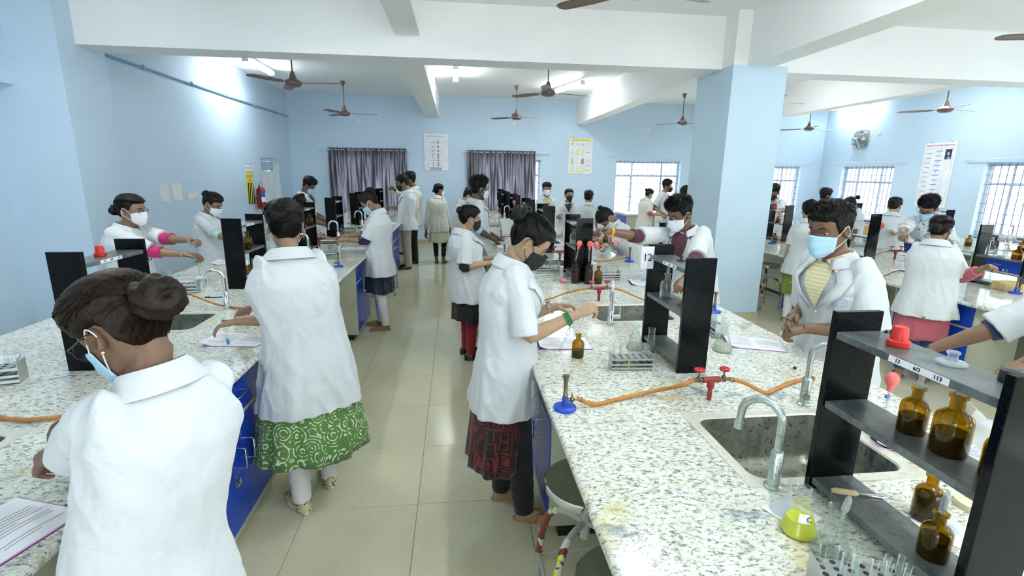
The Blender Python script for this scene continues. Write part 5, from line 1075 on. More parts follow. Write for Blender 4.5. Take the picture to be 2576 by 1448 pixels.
def person(key, label, crown, head_z=None, **k):
    """crown = world point of the top of the head. heading: degrees, 0 looks to +X, 90 to the far wall"""
    g = lambda n, d=None: k.get(n, d)
    h = g('h', 1.6); F = g('female', True); hd = math.radians(g('heading', 0)); fwd = V((math.cos(hd), math.sin(hd), 0)); lo = g('lean', .05); ls = g('side', 0.)
    right = V((fwd.y, -fwd.x, 0)); root = V((crown.x, crown.y, 0))-fwd*lo-right*ls
    near = g('near', 0); sk = skin(g('skin', 0)); sd = g('seed', abs(hash(key)) % 97 if False else sum(map(ord, key)) % 97); rn = random.Random(sd)
    t = thing('person', label, 'person', root, hd-PI/2, 'people in white lab coats')
    Mi = Matrix.Rotation(-(hd-PI/2), 4, 'Z') @ Matrix.Translation(-root)
    L = lambda p: Mi @ V(p)
    # --- head frame
    hy, hp, hr = math.radians(g('hyaw', 0)), math.radians(g('hpitch', 20)), math.radians(g('hroll', 0))
    HS = g('hs', (1.0 if F else 1.04)*h/1.62); R = Matrix.Rotation(hy, 4, 'Z') @ Matrix.Rotation(hr, 4, 'Y') @ Matrix.Rotation(-hp, 4, 'X')
    cr = L(crown); up = (R @ V((0, 0, 1))); top = max((R @ V((0, -.03+.02*i, .128)) for i in range(1)), key=lambda v: v.z)
    Hc = cr-V((0, 0, top.z*HS))-V(((R @ V((0, -.01, .11))).x*.9*HS, (R @ V((0, -.01, .11))).y*.9*HS, 0))
    TH = Matrix.Translation(Hc) @ R @ Matrix.Diagonal((HS, HS, HS, 1))
    # --- spine
    hip = V((0, 0, .525*h)); nk = Hc+(R @ V((0, -.045, -.075)))*HS*.75+V((0, -.020, -.078))*HS
    nb = nk; L0 = (nb-hip).length
    c1 = hip+V((0, 0, L0*.38)); dn = (Hc-nb); c2 = nb-(dn.normalized()*.35+V((0, 0, .65))).normalized()*L0*.34
    def bez(s): a = 1-s; return hip*a**3+c1*3*a*a*s+c2*3*a*s*s+nb*s**3
    def tan(s):
        e = .01; return (bez(min(1, s+e))-bez(max(0, s-e))).normalized()
    tw = math.radians(g('twist', 0))
    def fr(s):
        tt = tan(s) if s > 0 else V((0, 0, 1)); a = tw*max(0, s); x = V((math.cos(a), math.sin(a), 0)); x = (x-tt*x.dot(tt)).normalized(); return x, tt.cross(x), tt
    w_ = g('build', 1.0)*(1.0 if F else 1.06)*h/1.62
    SEC = [(-.9, .215, .165), (-.55, .208, .160), (-.25, .198, .152), (0, .188, .145), (.18, .175, .128), (.36, .166, .122), (.55, .172, .128), (.72, .180, .128), (.84, .162, .108), (.92, .118, .080), (.97, .080, .064), (1.0, .064, .058)]
    hem = g('hem', .41)*h
    def sec(s):
        for i in range(len(SEC)-1):
            a, b = SEC[i], SEC[i+1]
            if s <= b[0] or i == len(SEC)-2:
                u = max(0, min(1, (s-a[0])/(b[0]-a[0]))); u = u*u*(3-2*u)*.5+u*.5; return a[1]+(b[1]-a[1])*u, a[2]+(b[2]-a[2])*u
    flx = g('flare', 1.0)
    def surf(s, phi, off=0.0, sh=1.0):
        a, b = sec(s); a *= w_*sh; b *= w_*sh*g('deep', 1.0)
        if s < 0: a *= 1+(flx-1)*(-s)*.9; b *= 1+(flx-1)*(-s)*.9
        c, si = math.cos(phi), math.sin(phi); ex = .88
        if s > 0: x, y, _ = fr(s); o = bez(s)
        else: x, y = V((1, 0, 0)), V((0, 1, 0)); o = V((0, 0, hip.z+(hip.z-hem)/.9*s))+V((0, lo*.12*s, 0))
        bust = 1+(.14*math.exp(-((s-.62)/.13)**2) if F and si > 0 else 0)
        return o+x*math.copysign(abs(c)**ex, c)*(a+off)+y*math.copysign(abs(si)**ex, si)*(b*bust+off)
    # --- limbs
    sw = (.128 if F else .152)*h/1.62*g('build', 1.0)**.5
    def shoulder(q): x, y, tt = fr(.86); return bez(.86)+x*q*sw+tt*g('shrug%d' % q, .012)*h
    ua, fa = .178*h, .155*h
    hands = {}
    for q, nm in ((1, 'R'), (-1, 'L')):
        S_ = shoulder(q); tg = g(nm)
        if tg is None: W_ = S_+V((q*.06, .03, -(ua+fa)*.985))
        else: W_ = L(tg)
        d = W_-S_; mx = (ua+fa)*.995; st = 1.0
        if d.length > mx: st = min(1.25, d.length/mx); W_ = S_+d.normalized()*mx*st; d = W_-S_
        A, B_ = ua*st, fa*st; D = d.length; ca = (A*A+D*D-B_*B_)/(2*A*D); ca = max(-1, min(1, ca)); al = math.acos(ca)
        pole = V(g('pole'+nm, (q*.22, -.5, -.85))); dn_ = d.normalized(); pp = (pole-dn_*pole.dot(dn_)).normalized()
        E = S_+dn_*A*ca+pp*A*math.sin(al)
        hdir = (W_-E).normalized(); hb = g('hb'+nm, .25 if tg is not None else 0); hdir = (hdir+V((0, 0, -hb))).normalized() if tg is not None else V((0, .1, -1)).normalized()
        hands[q] = (S_, E, W_, hdir, pole)
    # --- body (one mesh): head, neck, torso, arms with hands, legs with feet
    b = MB(); res = 40 if near else 26
    b.T = TH; head_geo(b, res, res-4); [ear_geo(b, q) for q in (-1, 1)]; b.T = Matrix()
    nr = (.045 if F else .052)*HS
    b.tube([TH @ V((0, -.020, -.03)), TH @ V((0, -.026, -.085)), nb+(Hc-nb)*.2, nb-tan(.97)*.05], [nr*.95, nr, nr*1.04, nr*1.5], 20)
    b.loft([[surf(s, 2*PI*j/20, -.042, .88) for j in range(20)] for s in (-.3, 0, .3, .6, .82, .93, 1)])
    HSz = (.92 if F else 1.0)*h/1.66*1.02
    for q in (1, -1):
        S_, E, W_, hdir, pole = hands[q]; r0 = (.040 if F else .044)*h/1.62
        fdir = (W_-E).normalized(); a = MB()
        pts = [S_, S_.lerp(E, .55), E-(E-S_).normalized()*.03, E+fdir*.025, E.lerp(W_, .3), E.lerp(W_, .7), W_-fdir*.012, W_+hdir*.012]
        rs = [r0*.8, r0*.9, r0*.92, r0*.92, r0*.92, r0*.70, r0*.58, r0*.56]
        a.tube(pts, rs, 14)
        bk = V(g('back%s' % ('R' if q > 0 else 'L'), (q*.35, .2, 1.0))) if g('R' if q > 0 else 'L') is not None else V((q, 0, .1))
        z = (bk-hdir*bk.dot(hdir)).normalized(); x = hdir.cross(z)
        T = Matrix(((x.x, hdir.x, z.x, W_.x), (x.y, hdir.y, z.y, W_.y), (x.z, hdir.z, z.z, W_.z), (0, 0, 0, 1)))
        hand_geo(a, q, HSz, g('pose'+('R' if q > 0 else 'L'), 'hold' if g('R' if q > 0 else 'L') is not None else 'relax'), T)
        if near:
            me = remesh(a, .0028 if near > 1 else .0036, sk, smooth_it=2, fac=.45); absorb(b, me); bpy.data.meshes.remove(me)
        else: b.add(a.v, a.f)
    stn = g('stance', .095)*h/1.62; fo = g('feet', (0, 0)); trz = {}
    for i, q in enumerate((1, -1)):
        ft = V((q*stn, fo[i], 0)); kn = V((q*.088*h/1.62, fo[i]*.45+.01, .285*h)); hpj = V((q*.078*h/1.62, 0, .51*h)); an = ft+V((0, -.01, .055))
        b.tube([hpj, hpj.lerp(kn, .5), kn, kn.lerp(an, .35), an.lerp(kn, .2), an, an-V((0, 0, .045))], [.082, .07, .052, .05, .036, .032, .034], 14)
        fy = math.radians(g('toe', 8))*-q; fd = V((math.sin(-fy), math.cos(fy), 0)); fx = V((fd.y, -fd.x, 0)); trz[q] = (ft, fd, fx, hpj, kn, an)
        rg = []
        for u, wd, ht in ((-.055, .022, .035), (-.04, .030, .055), (0, .031, .06), (.05, .034, .045), (.10, .040, .028), (.135, .038, .019), (.16, .026, .014)):
            c = ft+fd*u+V((0, 0, .014)); rg.append([c+fx*wd*math.cos(2*PI*j/12)*.95+V((0, 0, ht*max(0, math.sin(2*PI*j/12))+.002)) for j in range(12)])
        b.loft(rg)
    b.build('body', sk, t, smooth=75)
    # --- lower clothing
    tr = g('legs')
    if tr:
        for i, q in enumerate((1, -1)):
            m = MB(); ft, fd, fx, hpj, kn, an = trz[q]; e = g('legend', .06); ra = g('legr', (.092, .082, .062, .058, .046, .040)); end = V((an.x, an.y, e))
            P_ = [hpj+V((0, 0, .03)), hpj.lerp(kn, .5), kn, kn.lerp(an, .35), kn.lerp(an, .75), end]; P_ = spline(P_, 6); R_ = []
            for j in range(len(P_)):
                u = j/(len(P_)-1)*(len(ra)-1); f = int(min(u, len(ra)-2)); R_.append(ra[f]+(ra[f+1]-ra[f])*(u-f)+(.0025*math.sin(j*2.3+q) if j > len(P_)*.55 else 0))
            m.tube(P_, R_, 16); m.build('trouser_leg', tr, t)
    ku = g('kurta')
    if ku:
        kz = g('kurta_z', .30)*h; kf = g('kurta_f', 1.25); m = MB(); N = 72 if near else 40; rings = []; nw = g('pleats', 9); sh_ = g('kurta_shift', (0, 0))
        for i in range(15):
            u = i/14; z = .56*h+(kz-.56*h)*u; rg = []
            for j in range(N):
                a = 2*PI*j/N; fold = 1+u*.055*(math.sin(nw*a+sd)+.6*math.sin((nw*2+1)*a+1.3*sd)+.5*math.sin((nw-4)*a)); f = 1+(kf-1)*u
                rg.append(V((math.cos(a)*(.145+.035*min(1, u*2.2))*w_*f*fold+sh_[0]*u, math.sin(a)*(.105+.035*min(1, u*2.2))*w_*f*fold+sh_[1]*u, z+(.012*math.sin(3*a+sd)*u))))
            rings.append(rg)
        m.loft(rings, cap=False); me = m.mesh('kurta', ku, 60); o = link('kurta', me, t); sol = o.modifiers.new('s', 'SOLIDIFY'); sol.thickness = .003
    # --- footwear
    fw = g('shoes', 'sandal')
    for q in (1, -1):
        ft, fd, fx, *_ = trz[q]
        T = Matrix(((fx.x, fd.x, 0, ft.x), (fx.y, fd.y, 0, ft.y), (0, 0, 1, 0), (0, 0, 0, 1)))
        m = MB(); m.T = T
        out = lambda k_=1.0, dz=0.0, N=20: [V((.042*k_*math.cos(2*PI*j/N)*(1.0 if math.sin(2*PI*j/N) > 0 else .82), .055+.125*k_*math.sin(2*PI*j/N), dz)) for j in range(N)]
        if fw == 'sandal':
            m.loft([out(.96, 0), out(1.0, .008), out(.97, .018)]); s_ = m.build('sandal', g('solem', SANDB), t)
            st = MB(); st.T = T
            for x in (-1, 1): st.loft([[V((x*.040, .035+d, .012)), V((x*.044, .035+d, .02)), V((x*.030, .062+d*.7, .050)), V((x*.004, .095+d*.5, .047)), V((0, .128+d*.3, .026)), V((0, .130+d*.2, .018))] for d in (-.016, .016)], cap=False, closed=False)
            so = st.build('strap', g('strapm', SANDB), s_); so.modifiers.new('s', 'SOLIDIFY').thickness = .003
        elif fw in ('shoe', 'slip'):
            m.loft([out(1.0, 0), out(1.02, .012), out(1.0, .02)]); s_ = m.build('shoe_sole', g('solem', SHOEB), t)
            u = MB(); u.T = T; rg = []
            for y, wd, ht in ((-.070, .018, .045), (-.055, .033, .06), (-.02, .036, .062), (.02, .037, .062), (.06, .040, .055), (.10, .043, .042), (.14, .040, .030), (.168, .027, .018), (.178, .010, .008)):
                rg.append([V((wd*math.cos(2*PI*j/14), y, .015+ht*max(0, math.sin(2*PI*j/14)))) for j in range(14)])
            u.loft(rg); u.build('shoe_upper', g('upperm', SHOEB), t)
    # --- coat
    cm = g('coat', COAT); c = MB(); N = 32
    S0 = [-.9, -.7, -.5, -.3, -.12, .03, .15, .27, .39, .51, .62, .72, .80, .87, .92, .96, .99]
    c.loft([[surf(s, 2*PI*j/N, .012) for j in range(N)] for s in S0])
    sl = g('sleeve', .93)
    for q in (1, -1):
        S_, E, W_, hdir, pole = hands[q]; x, y, tt = fr(.86); r0 = (.060 if F else .066)*h/1.62*g('build', 1.0)**.5
        d1 = (E-S_).normalized(); inner = bez(.83)+x*q*sw*.45
        pts = [inner, S_-d1*.01+tt*.0, S_+d1*.05, S_.lerp(E, .45), S_.lerp(E, min(sl, 1.04)*.8), S_.lerp(E, min(sl, 1.04))]
        rr = [r0*.80, r0*.92, r0*1.0, r0*1.05, r0*1.12, r0*1.18]
        if g('long'):
            fd = (W_-E).normalized(); pts = pts[:4]+[E, E.lerp(W_, .4), E.lerp(W_, g('long'))]; rr = rr[:4]+[r0*.95, r0*.82, r0*.68]
        c.tube(pts, rr, 16)
        ic = g('inner')
        if ic:
            m = MB(); il = g('inner_l', .16); fd = (W_-E).normalized()
            e0 = S_.lerp(E, sl*.9); pts = [e0, S_.lerp(E, sl+.03), E, E+fd*il*.5, E+fd*il] if not g('long') else [E.lerp(W_, g('long')-.1), E.lerp(W_, g('long')+il)]
            rr = [r0*.80, r0*.84, r0*.82, r0*.80, r0*.82][:len(pts)] if not g('long') else [r0*.6, r0*.6]
            n_ = [p for p in pts]; m.tube(spline(n_, 4), [rr[min(len(rr)-1, i//4)]*(1+.03*math.sin(i*1.9)) for i in range(len(spline(n_, 4)))], 18); m.build('shirt_sleeve', ic, t)
    vs = {0: .0125, 1: .009, 2: .0065}[near]; me = remesh(c, vs, cm, 'lab_coat', 4 if near else 2, .6)
    nv = len(me.vertices); cos = [0.0]*nv*3; nrm = [0.0]*nv*3; me.vertices.foreach_get('co', cos); me.vertices.foreach_get('normal', nrm)
    amp = g('folds', 1.0); so = V((sd*3.1, sd*1.7, 0)); hz_ = hip.z
    for i in range(nv):
        x, y, z = cos[3*i:3*i+3]
        n1 = noise.noise(V((x*6, y*6, z*2.0))+so); n2 = noise.noise(V((x*13+z*4, y*13, z*5+x*3))+so*2); rg_ = 1-abs(n2)*2.4
        lw = max(0, min(1, (hz_+.25-z)/.45)); n3 = noise.noise(V((math.atan2(y, x)*3.2, z*.8, 0))+so)
        d = amp*(.014*n1+.009*rg_*(.45+1.1*abs(n1))+lw*.020*n3-.004)
        if near: d += amp*.0022*noise.noise(V((x*34, y*34+z*12, z*24))+so)
        cos[3*i] += nrm[3*i]*d; cos[3*i+1] += nrm[3*i+1]*d; cos[3*i+2] += nrm[3*i+2]*d*.6
    me.vertices.foreach_set('co', cos); me.update(); shade(me, 180); link('lab_coat', me, t)
    # collar and lapels
    def neck(phi, r, up_, s=.985):
        x, y, tt = fr(s); o = bez(s)+y*.004; a = r*w_; return o+x*math.cos(phi)*a*1.02+y*math.sin(phi)*a*1.0+tt*up_
    m = MB(); a0, a1 = math.radians(118), math.radians(422); n = 30; cols = []
    for j in range(n+1):
        a = a0+(a1-a0)*j/n; e = abs(j/n-.5)*2; fl = .030*e**3
        cols.append([neck(a, .070, -.004), neck(a, .071, .028-fl), neck(a, .078, .037-fl), neck(a, .090, .024-fl), neck(a, .108+.016*e, -.020-fl*.3), neck(a, .104+.016*e, -.022-fl*.3)])
    m.loft(cols, cap=False, closed=False); o = m.build('collar', cm, t, smooth=60); o.modifiers.new('s', 'SOLIDIFY').thickness = .003
    vb = g('vee', .5)
    if g('front', True):
        for q in (1, -1):
            lp = MB(); A = lambda s, dg, of=.022: surf(s, math.radians(90-q*dg), of)
            rows = [(A(.97, 58, .012), A(.97, 24, .014)), (A(.90, 66, .020), A(.90, 30, .024)), (A(.82, 62, .024), A(.82, 30, .030)), (A(.81, 50, .028), A(.80, 28, .032)), (A(.68, 36, .026), A(.68, 16, .032)), (A(vb, 8, .026), A(vb, 1, .028))]
            lp.add([p for r_ in rows for p in r_], [(2*i, 2*i+1, 2*i+3, 2*i+2) if q < 0 else (2*i, 2*i+2, 2*i+3, 2*i+1) for i in range(len(rows)-1)])
            o = lp.build('lapel', cm, t, smooth=50); o.modifiers.new('s', 'SOLIDIFY').thickness = .003; o.modifiers['s'].offset = 1
        sh = g('shirt', None)
        if sh:
            vv = MB(); rows = []
            for i in range(9):
                s = .99-(.99-vb)*i/8; dg = 27*(1-i/8)**1.15; rows.append([surf(s, math.radians(90-dg+2*dg*j/6), .022 if i else .0) for j in range(7)])
            vv.loft(rows, cap=False, closed=False); vv.build('shirt_front', sh, t)
            sc_ = MB()
            for q in (1, -1):
                sc_.add([neck(math.radians(90-q*8), .070, .004), neck(math.radians(90-q*60), .070, .030), neck(math.radians(90-q*110), .072, .036), neck(math.radians(90-q*75), .088, .006), surf(.90, math.radians(90-q*30), .034)], [(0, 1, 3, 4), (1, 2, 3)])
            o = sc_.build('shirt_collar', sh, t, smooth=0); o.modifiers.new('s', 'SOLIDIFY').thickness = .003
        for s in (vb-.03, vb-.22, vb-.42):
            p = surf(s, math.radians(91), .026); x, y, tt = fr(max(s, 0)) if s > 0 else (V((1, 0, 0)), V((0, 1, 0)), V((0, 0, 1)))
            MB().lathe([(.007, 0), (.0075, .002), (.005, .003)], 12, T=Matrix.Translation(p) @ Matrix(((x.x, tt.x, y.x, 0), (x.y, tt.y, y.y, 0), (x.z, tt.z, y.z, 0), (0, 0, 0, 1)))).build('button', WPL, t)
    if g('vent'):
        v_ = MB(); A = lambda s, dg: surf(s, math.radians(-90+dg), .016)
        v_.add([A(-.35, 0), A(-.9, -2.2), A(-.9, 2.6), A(-.6, .8)], [(0, 1, 2, 3)]); v_.build('vent', mat('painted vent shade', (120, 126, 130), .9), t, smooth=0)  # flat grey sheet on the coat back, painted shade of the open slit
    if g('logo'):
        q, s_, dg = g('logo'); p = surf(s_, math.radians(90-q*dg), .030); pa = surf(s_, math.radians(90-q*(dg+4)), .030); x = (pa-p).normalized()*q; z = (surf(s_+.05, math.radians(90-q*dg), .030)-p).normalized(); y = x.cross(z).normalized()
        T = Matrix(((x.x, z.x, -y.x, p.x), (x.y, z.y, -y.y, p.y), (x.z, z.z, -y.z, p.z), (0, 0, 0, 1))) if (-y).dot(p-bez(max(0, s_))) > 0 else Matrix(((x.x, z.x, y.x, p.x), (x.y, z.y, y.y, p.y), (x.z, z.z, y.z, p.z), (0, 0, 0, 1)))
        eo = MB().lathe([(.0005, 0), (.024, 0), (.024, .001), (.0005, .001)], 28, T=T).build('emblem', mat('pale emblem', (214, 222, 230), .7), t)
        MB().lathe([(.020, .0012), (.024, .0012), (.024, .0016), (.020, .0016)], 28, T=T, cap=False).build('emblem_ring', mat('sky blue print', (110, 170, 214), .7), eo)
        for rr_, nn_ in ((.015, 14), (.009, 8), (.004, 3)):
            for k_ in range(nn_): a = 2*PI*k_/nn_+rr_*90; MB().box(-.0014, .0014, -.0022, .0022, .0012, .0018, T @ Matrix.Rotation(a, 4, 'Z') @ Matrix.Translation((rr_, 0, 0))).build('emblem_mark', mat('grey rose print', (150, 120, 130), .7), eo)
    if g('lanyard'):
        for q in (-1, 1): MB().tube([neck(math.radians(90-q*95), .080, .02), surf(.93, math.radians(90-q*38), .034), surf(.75, math.radians(90-q*18), .040), surf(.42, math.radians(90-q*2), .040)], .0035, 6).build('lanyard', g('lanyard'), t)
    if g('pocket'):
        for q, s_, sp in g('pocket'):
            pk = MB(); rows = [[surf(s_-sp*i/4, math.radians(90-q*(26+32*j/5)), .020) for j in range(6)] for i in range(5)]
            pk.loft(rows, cap=False, closed=False); o = pk.build('pocket', cm, t, smooth=60); o.modifiers.new('s', 'SOLIDIFY').thickness = .004; o.modifiers['s'].offset = 1
    # --- hair
    hm = g('hairm', HAIR); hm_ = MB(); N, K = (96, 34) if near else (48, 18); style = g('hair', 'bun'); bd = V(g('bun', (0, -.112, .045)))+V((0, -.016, .004))
    rows = []
    for i in range(K+1):
        u = i/K; rg = []
        for j in range(N):
            a = 2*PI*j/N; s_, c_ = math.sin(a), math.cos(a); f = max(0, s_)
            ss = max(0, min(1, (s_-.30)/.34)); ss = ss*ss*(3-2*ss)
            if F: zh = .004+.056*ss if s_ > 0 else .004-.080*(-s_)**.7
            else: zh = -.012+.066*ss if s_ > 0 else -.012-.050*(-s_)**.7
            er_ = max(0, 1-((s_+.10)/.26)**2); zh = zh+(max(zh, .024)-zh)*er_**.3 if er_ > 0 else zh
            zh += .006*noise.noise(V((a*4, sd, 0)))+.003*noise.noise(V((a*17, sd, 3)))
            z = zh+(.1128-zh)*u; th = (.010 if F else .009)+.010*min(1, max(0, z+.02)/.1)
            if not F: th = .004+(.012+g('volume', .012))*max(0, min(1, (z-.005)/.085))**.8
            th *= min(1, (z-zh)/(.012 if F else .020)+.08)
            p = hpoint(a, z, 0, False)
            nrm_ = V((p.x*1.1, p.y+.01, max(0, z)*.9+.001)).normalized(); gv = 0
            if F:
                rel = (p-bd); ang = math.atan2(rel.x, rel.z); gv = .0022*noise.noise(V((ang*(16 if near else 9), (p-bd).length*3, sd)))+.0018*noise.noise(V((ang*40, 0, sd)))
            else: gv = .005*noise.noise(V((p.x*70, p.y*45+sd, z*70)))+.006*noise.noise(V((p.x*28, p.y*22, z*28+sd)))*max(0, min(1, (z-.02)/.05))
            rg.append(p+nrm_*(th+gv*min(1, u*6))+(V((0, 0, .004+g('volume', .012)*.3)) if not F and u > .9 else V((0, 0, 0))))
        rows.append(rg)
    hm_.T = TH; hm_.loft(rows, cap=True); hair_o = hm_.build('hair', hm, t, smooth=80)
    st = MB(); st.T = TH
    if not F:
        for _ in range((2600, 2600, 3400)[near] if near else 420):
            i = rn.randint(2, K-1) if rn.random() < .55 else int(K*(.45+.5*rn.random())); j = rn.randrange(N); p = rows[i][j]; z = p.z; c_ = V((0, -.012, 0)); nn = (p-c_).normalized()
            tp = max(0, min(1, (z-.02)/.07)); ln = (.004+(.005+g('volume', .012)*.9)*tp)*rn.uniform(.7, 1.3)*(1 if near else .9); d = (nn*(.35+.3*tp)+V((rn.uniform(-.35, .35), .25+rn.uniform(-.4, .5), (.15 if z > .03 else -.5)+rn.uniform(-.2, .2)))).normalized(); w = .0013 if near else .0022
            x, y, _z = frame_z(d); b0 = p-nn*.003; st.add([b0+x*w, b0-x*w*.5+y*w, b0-x*w*.5-y*w, b0+d*ln+nn*.001], [(0, 1, 3), (1, 2, 3), (2, 0, 3)])
        st.build('short_strands', hm, hair_o, smooth=0)['kind'] = 'stuff'
    elif near:
        for _ in range(200 if near > 1 else 110):
            j = rn.randrange(N); p0 = rows[1][j]; q0 = bd+V((rn.uniform(-.02, .02), .03, rn.uniform(-.02, .02))); c_ = V((0, -.012, 0)); P_ = []
            for k_ in range(9):
                u_ = k_/8*.96; d = ((p0-c_)*(1-u_)+(q0-c_)*u_); a_ = math.atan2(d.y, d.x); zz_ = p0.z*(1-u_)+q0.z*u_+.5*math.sin(PI*u_)*max(0, .10-abs(p0.z)*.5)*(1 if p0.y > -.03 else .2); zz_ = min(zz_, .108)
                s_ = hpoint(a_, zz_, 0, False); n_ = V((s_.x*1.1, s_.y+.01, max(0, s_.z)*.9+.001)).normalized(); P_.append(s_+n_*(.006+.0155*min(1, k_/2.5)+rn.uniform(-.0005, .0015)))
            st.tube(P_, [.0004]+[.0011]*7+[.0005], 3, cap=False)
        st.build('combed_strands', hm, hair_o, smooth=80)['kind'] = 'stuff'
    if F and style in ('bun', 'pony'):
        bm_ = MB(); br = g('bunr', .040)*1.12; n1, n2 = (40, 26) if near else (20, 12); rg = []
        for i in range(n2+1):
            th_ = max(.02, min(PI-.02, PI*i/n2)); row = []
            for j in range(n1):
                a = 2*PI*j/n1; d = V((math.sin(th_)*math.cos(a), math.sin(th_)*math.sin(a), -math.cos(th_))); gr = 1+.10*math.sin(a*3+th_*7+sd)+.12*noise.noise(d*3+V((sd, 0, 0)))+.05*noise.noise(V((a*9+th_*14, th_*4, sd)))
                row.append(bd+V((d.x*br*1.1, d.z*br*.85, d.y*br))*gr)
            rg.append(row)
        bm_.T = TH; bm_.loft(rg); bm_.build('hair_bun', hm, t, smooth=80)
    if g('clip'): 
        ck = MB(); ck.T = TH; cb = bd+V((0, .02, g('bunr', .04)*1.0))
        for q in (-1, 1): ck.tube([cb+V((q*.004, -.01, .004)), cb+V((q*.018, .002, .010)), cb+V((q*.026, .012, -.006))], [.004, .005, .003], 6)
        ck.build('hair_clip', g('clip'), t)
    # --- face
    for q in (-1, 1):
        e = MB(); e.T = TH; pc = hpoint(math.atan2(.08, q*.031), .001); c_ = V((q*.031, hpoint(math.atan2(.0755, q*.0305), .001).y-.0082, .001)); e.ball(c_, .0125, seg=16, rings=10); eo = e.build('eye', EYEW, t)
        i_ = MB(); i_.T = TH; i_.ball(c_+V((0, .0085, -.002)), (.0055, .0045, .0055), seg=12, rings=8); i_.build('iris', EYED, eo)
        l_ = MB(); l_.T = TH; rg = []
        for i in range(6):
            a = math.radians(25+(16 if near else 20)*i-8) if i else math.radians(10); rg.append([c_+V((math.sin(bb)*.0140, math.cos(bb)*math.cos(a)*.0140, math.sin(a)*.0140)) for bb in [math.radians(-80+20*j) for j in range(9)]])
        l_.loft(rg, cap=False, closed=False); l_.build('eyelid', sk, eo, smooth=80)
        w = MB(); w.T = TH; w.tube([hpoint(math.atan2(.08, q*x_)+0*q, z_, .0015)+V((0, .002, 0)) for x_, z_ in ((.014, .020), (.026, .026), (.038, .027), (.050, .020))], [.0022, .0032, .0028, .0012], 6); w.build('eyebrow', BROW, t)
    mk = g('mask', MBLU)
    if mk:
        m = MB(); m.T = TH; rows = []; K = 14; J = 22
        for i in range(K+1):
            u = i/K; rg = []
            for j in range(J+1):
                v = j/J*2-1; a = math.radians(90-v*66); zt = -.004-.020*abs(v)**1.5+.004*math.exp(-(v/.15)**2); zb = -.122+.030*abs(v)**1.6; z = zt+(zb-zt)*u
                p = hpoint(a, max(z, -.100), .0, False); p.z = z; bl = .028*math.exp(-(v/.34)**2)*math.sin(PI*min(1, .25+u*.75))+.006+.004*(1-abs(v)); d = V((p.x*.9, p.y+.01, 0)).normalized()
                pl = .0016*math.sin(u*PI*6)*(1-abs(v)**3) if mk is not MBLK or g('pleat', 1) else 0
                rg.append(p+d*(bl+pl)+V((0, -.018*max(0, (u-.8)/.2)**2*(1-abs(v)), 0)))
            rows.append(rg)
        m.loft(rows, cap=False, closed=False); o = m.build('face_mask', mk, t, smooth=50); o.modifiers.new('s', 'SOLIDIFY').thickness = .0015
        for q in (-1, 1):
            lp = MB(); lp.T = TH; a = math.radians(90-q*66); A = rows[1][-2 if q > 0 else 1]; B_ = rows[-3][-2 if q > 0 else 1]; e1 = V((q*.079, -.008, .018)); e2 = V((q*.080, -.024, -.008)); e3 = V((q*.078, -.010, -.036))
            lp.tube(spline([A, A.lerp(e1, .5)+V((q*.002, 0, 0)), e1, e2, e3, B_.lerp(e3, .5)+V((q*.002, 0, 0)), B_], 4), .0014 if mk is not MBLK else .0016, 6); lp.build('ear_loop', LOOP if mk is not MBLK else MBLK, o)
    else:
        lm = MB(); lm.T = TH; lm.tube([hpoint(math.atan2(.085, x_), -.077, .004) for x_ in (-.022, -.010, 0, .010, .022)], [.002, .004, .0042, .004, .002], 8); lm.build('lips', mat('lips', (140, 84, 74), .4), t)
    if g('glasses'):
        go = MB(); go.T = TH
        for q in (-1, 1):
            go.tube([V((q*.032+.023*math.cos(a), .096-abs(.023*math.cos(a)*q)*.1, -.002+.018*math.sin(a))) for a in [2*PI*k_/18 for k_ in range(19)]], .0012, 6)
            go.tube([(q*.055, .094, .004), (q*.078, .07, .006), (q*.079, 0, .008), (q*.076, -.02, -.002)], .0014, 6)
        go.tube([(-.009, .098, .0), (0, .101, .004), (.009, .098, .0)], .0013, 6); o = go.build('glasses', g('glasses'), t)
        for q in (-1, 1):
            ln = MB(); ln.T = TH @ Matrix.Translation((q*.032, .0955, -.002)) @ Matrix.Rotation(PI/2, 4, 'X'); ln.lathe([(.022, -.0006), (.022, .0006)], 18); ln.build('lens', PANE, o)
    if g('earring'):
        for q in (-1, 1):
            er = MB(); er.T = TH
            if g('earring') == 'hoop': er.tube([V((q*.078, -.014+.013*math.cos(a), -.060+.013*math.sin(a))) for a in [2*PI*k_/16 for k_ in range(17)]], .0012, 6)
            else: er.ball(V((q*.080, -.012, -.043)), .005)
            er.build('earring', mat('pale gold', (222, 206, 160), .2, 1.0), t)
    for nm, q in (('R', 1), ('L', -1)):
        wr = g('wrist'+nm)
        if wr:
            S_, E, W_, hdir, pole = hands[q]; fd = (W_-E).normalized(); x, y, _ = frame_z(fd); kind, mt = wr; c0 = W_-fd*.03
            for j in range({'bangle': 1, 'band': 3, 'watch': 1}[kind]):
                m = MB(); cc = c0-fd*.009*j; r = .027*h/1.6
                m.tube([cc+(x*math.cos(a)+y*math.sin(a))*r for a in [2*PI*k_/20 for k_ in range(21)]], {'bangle': .003, 'band': .0045, 'watch': .006}[kind], 8); mo = m.build({'bangle': 'bangle', 'band': 'wrist_band', 'watch': 'watch_strap'}[kind], mt, t)
                if kind == 'watch': 
                    zz = V((0, 0, 1))-fd*fd.z; MB().cyl(cc+zz.normalized()*r, cc+zz.normalized()*(r+.009), .014).build('watch_case', CHROME, t)
    t['_hands'] = 0; del t['_hands']
    PEOPLE[key] = (t, hands, Mi.inverted(), TH)
    return t
PEOPLE = {}
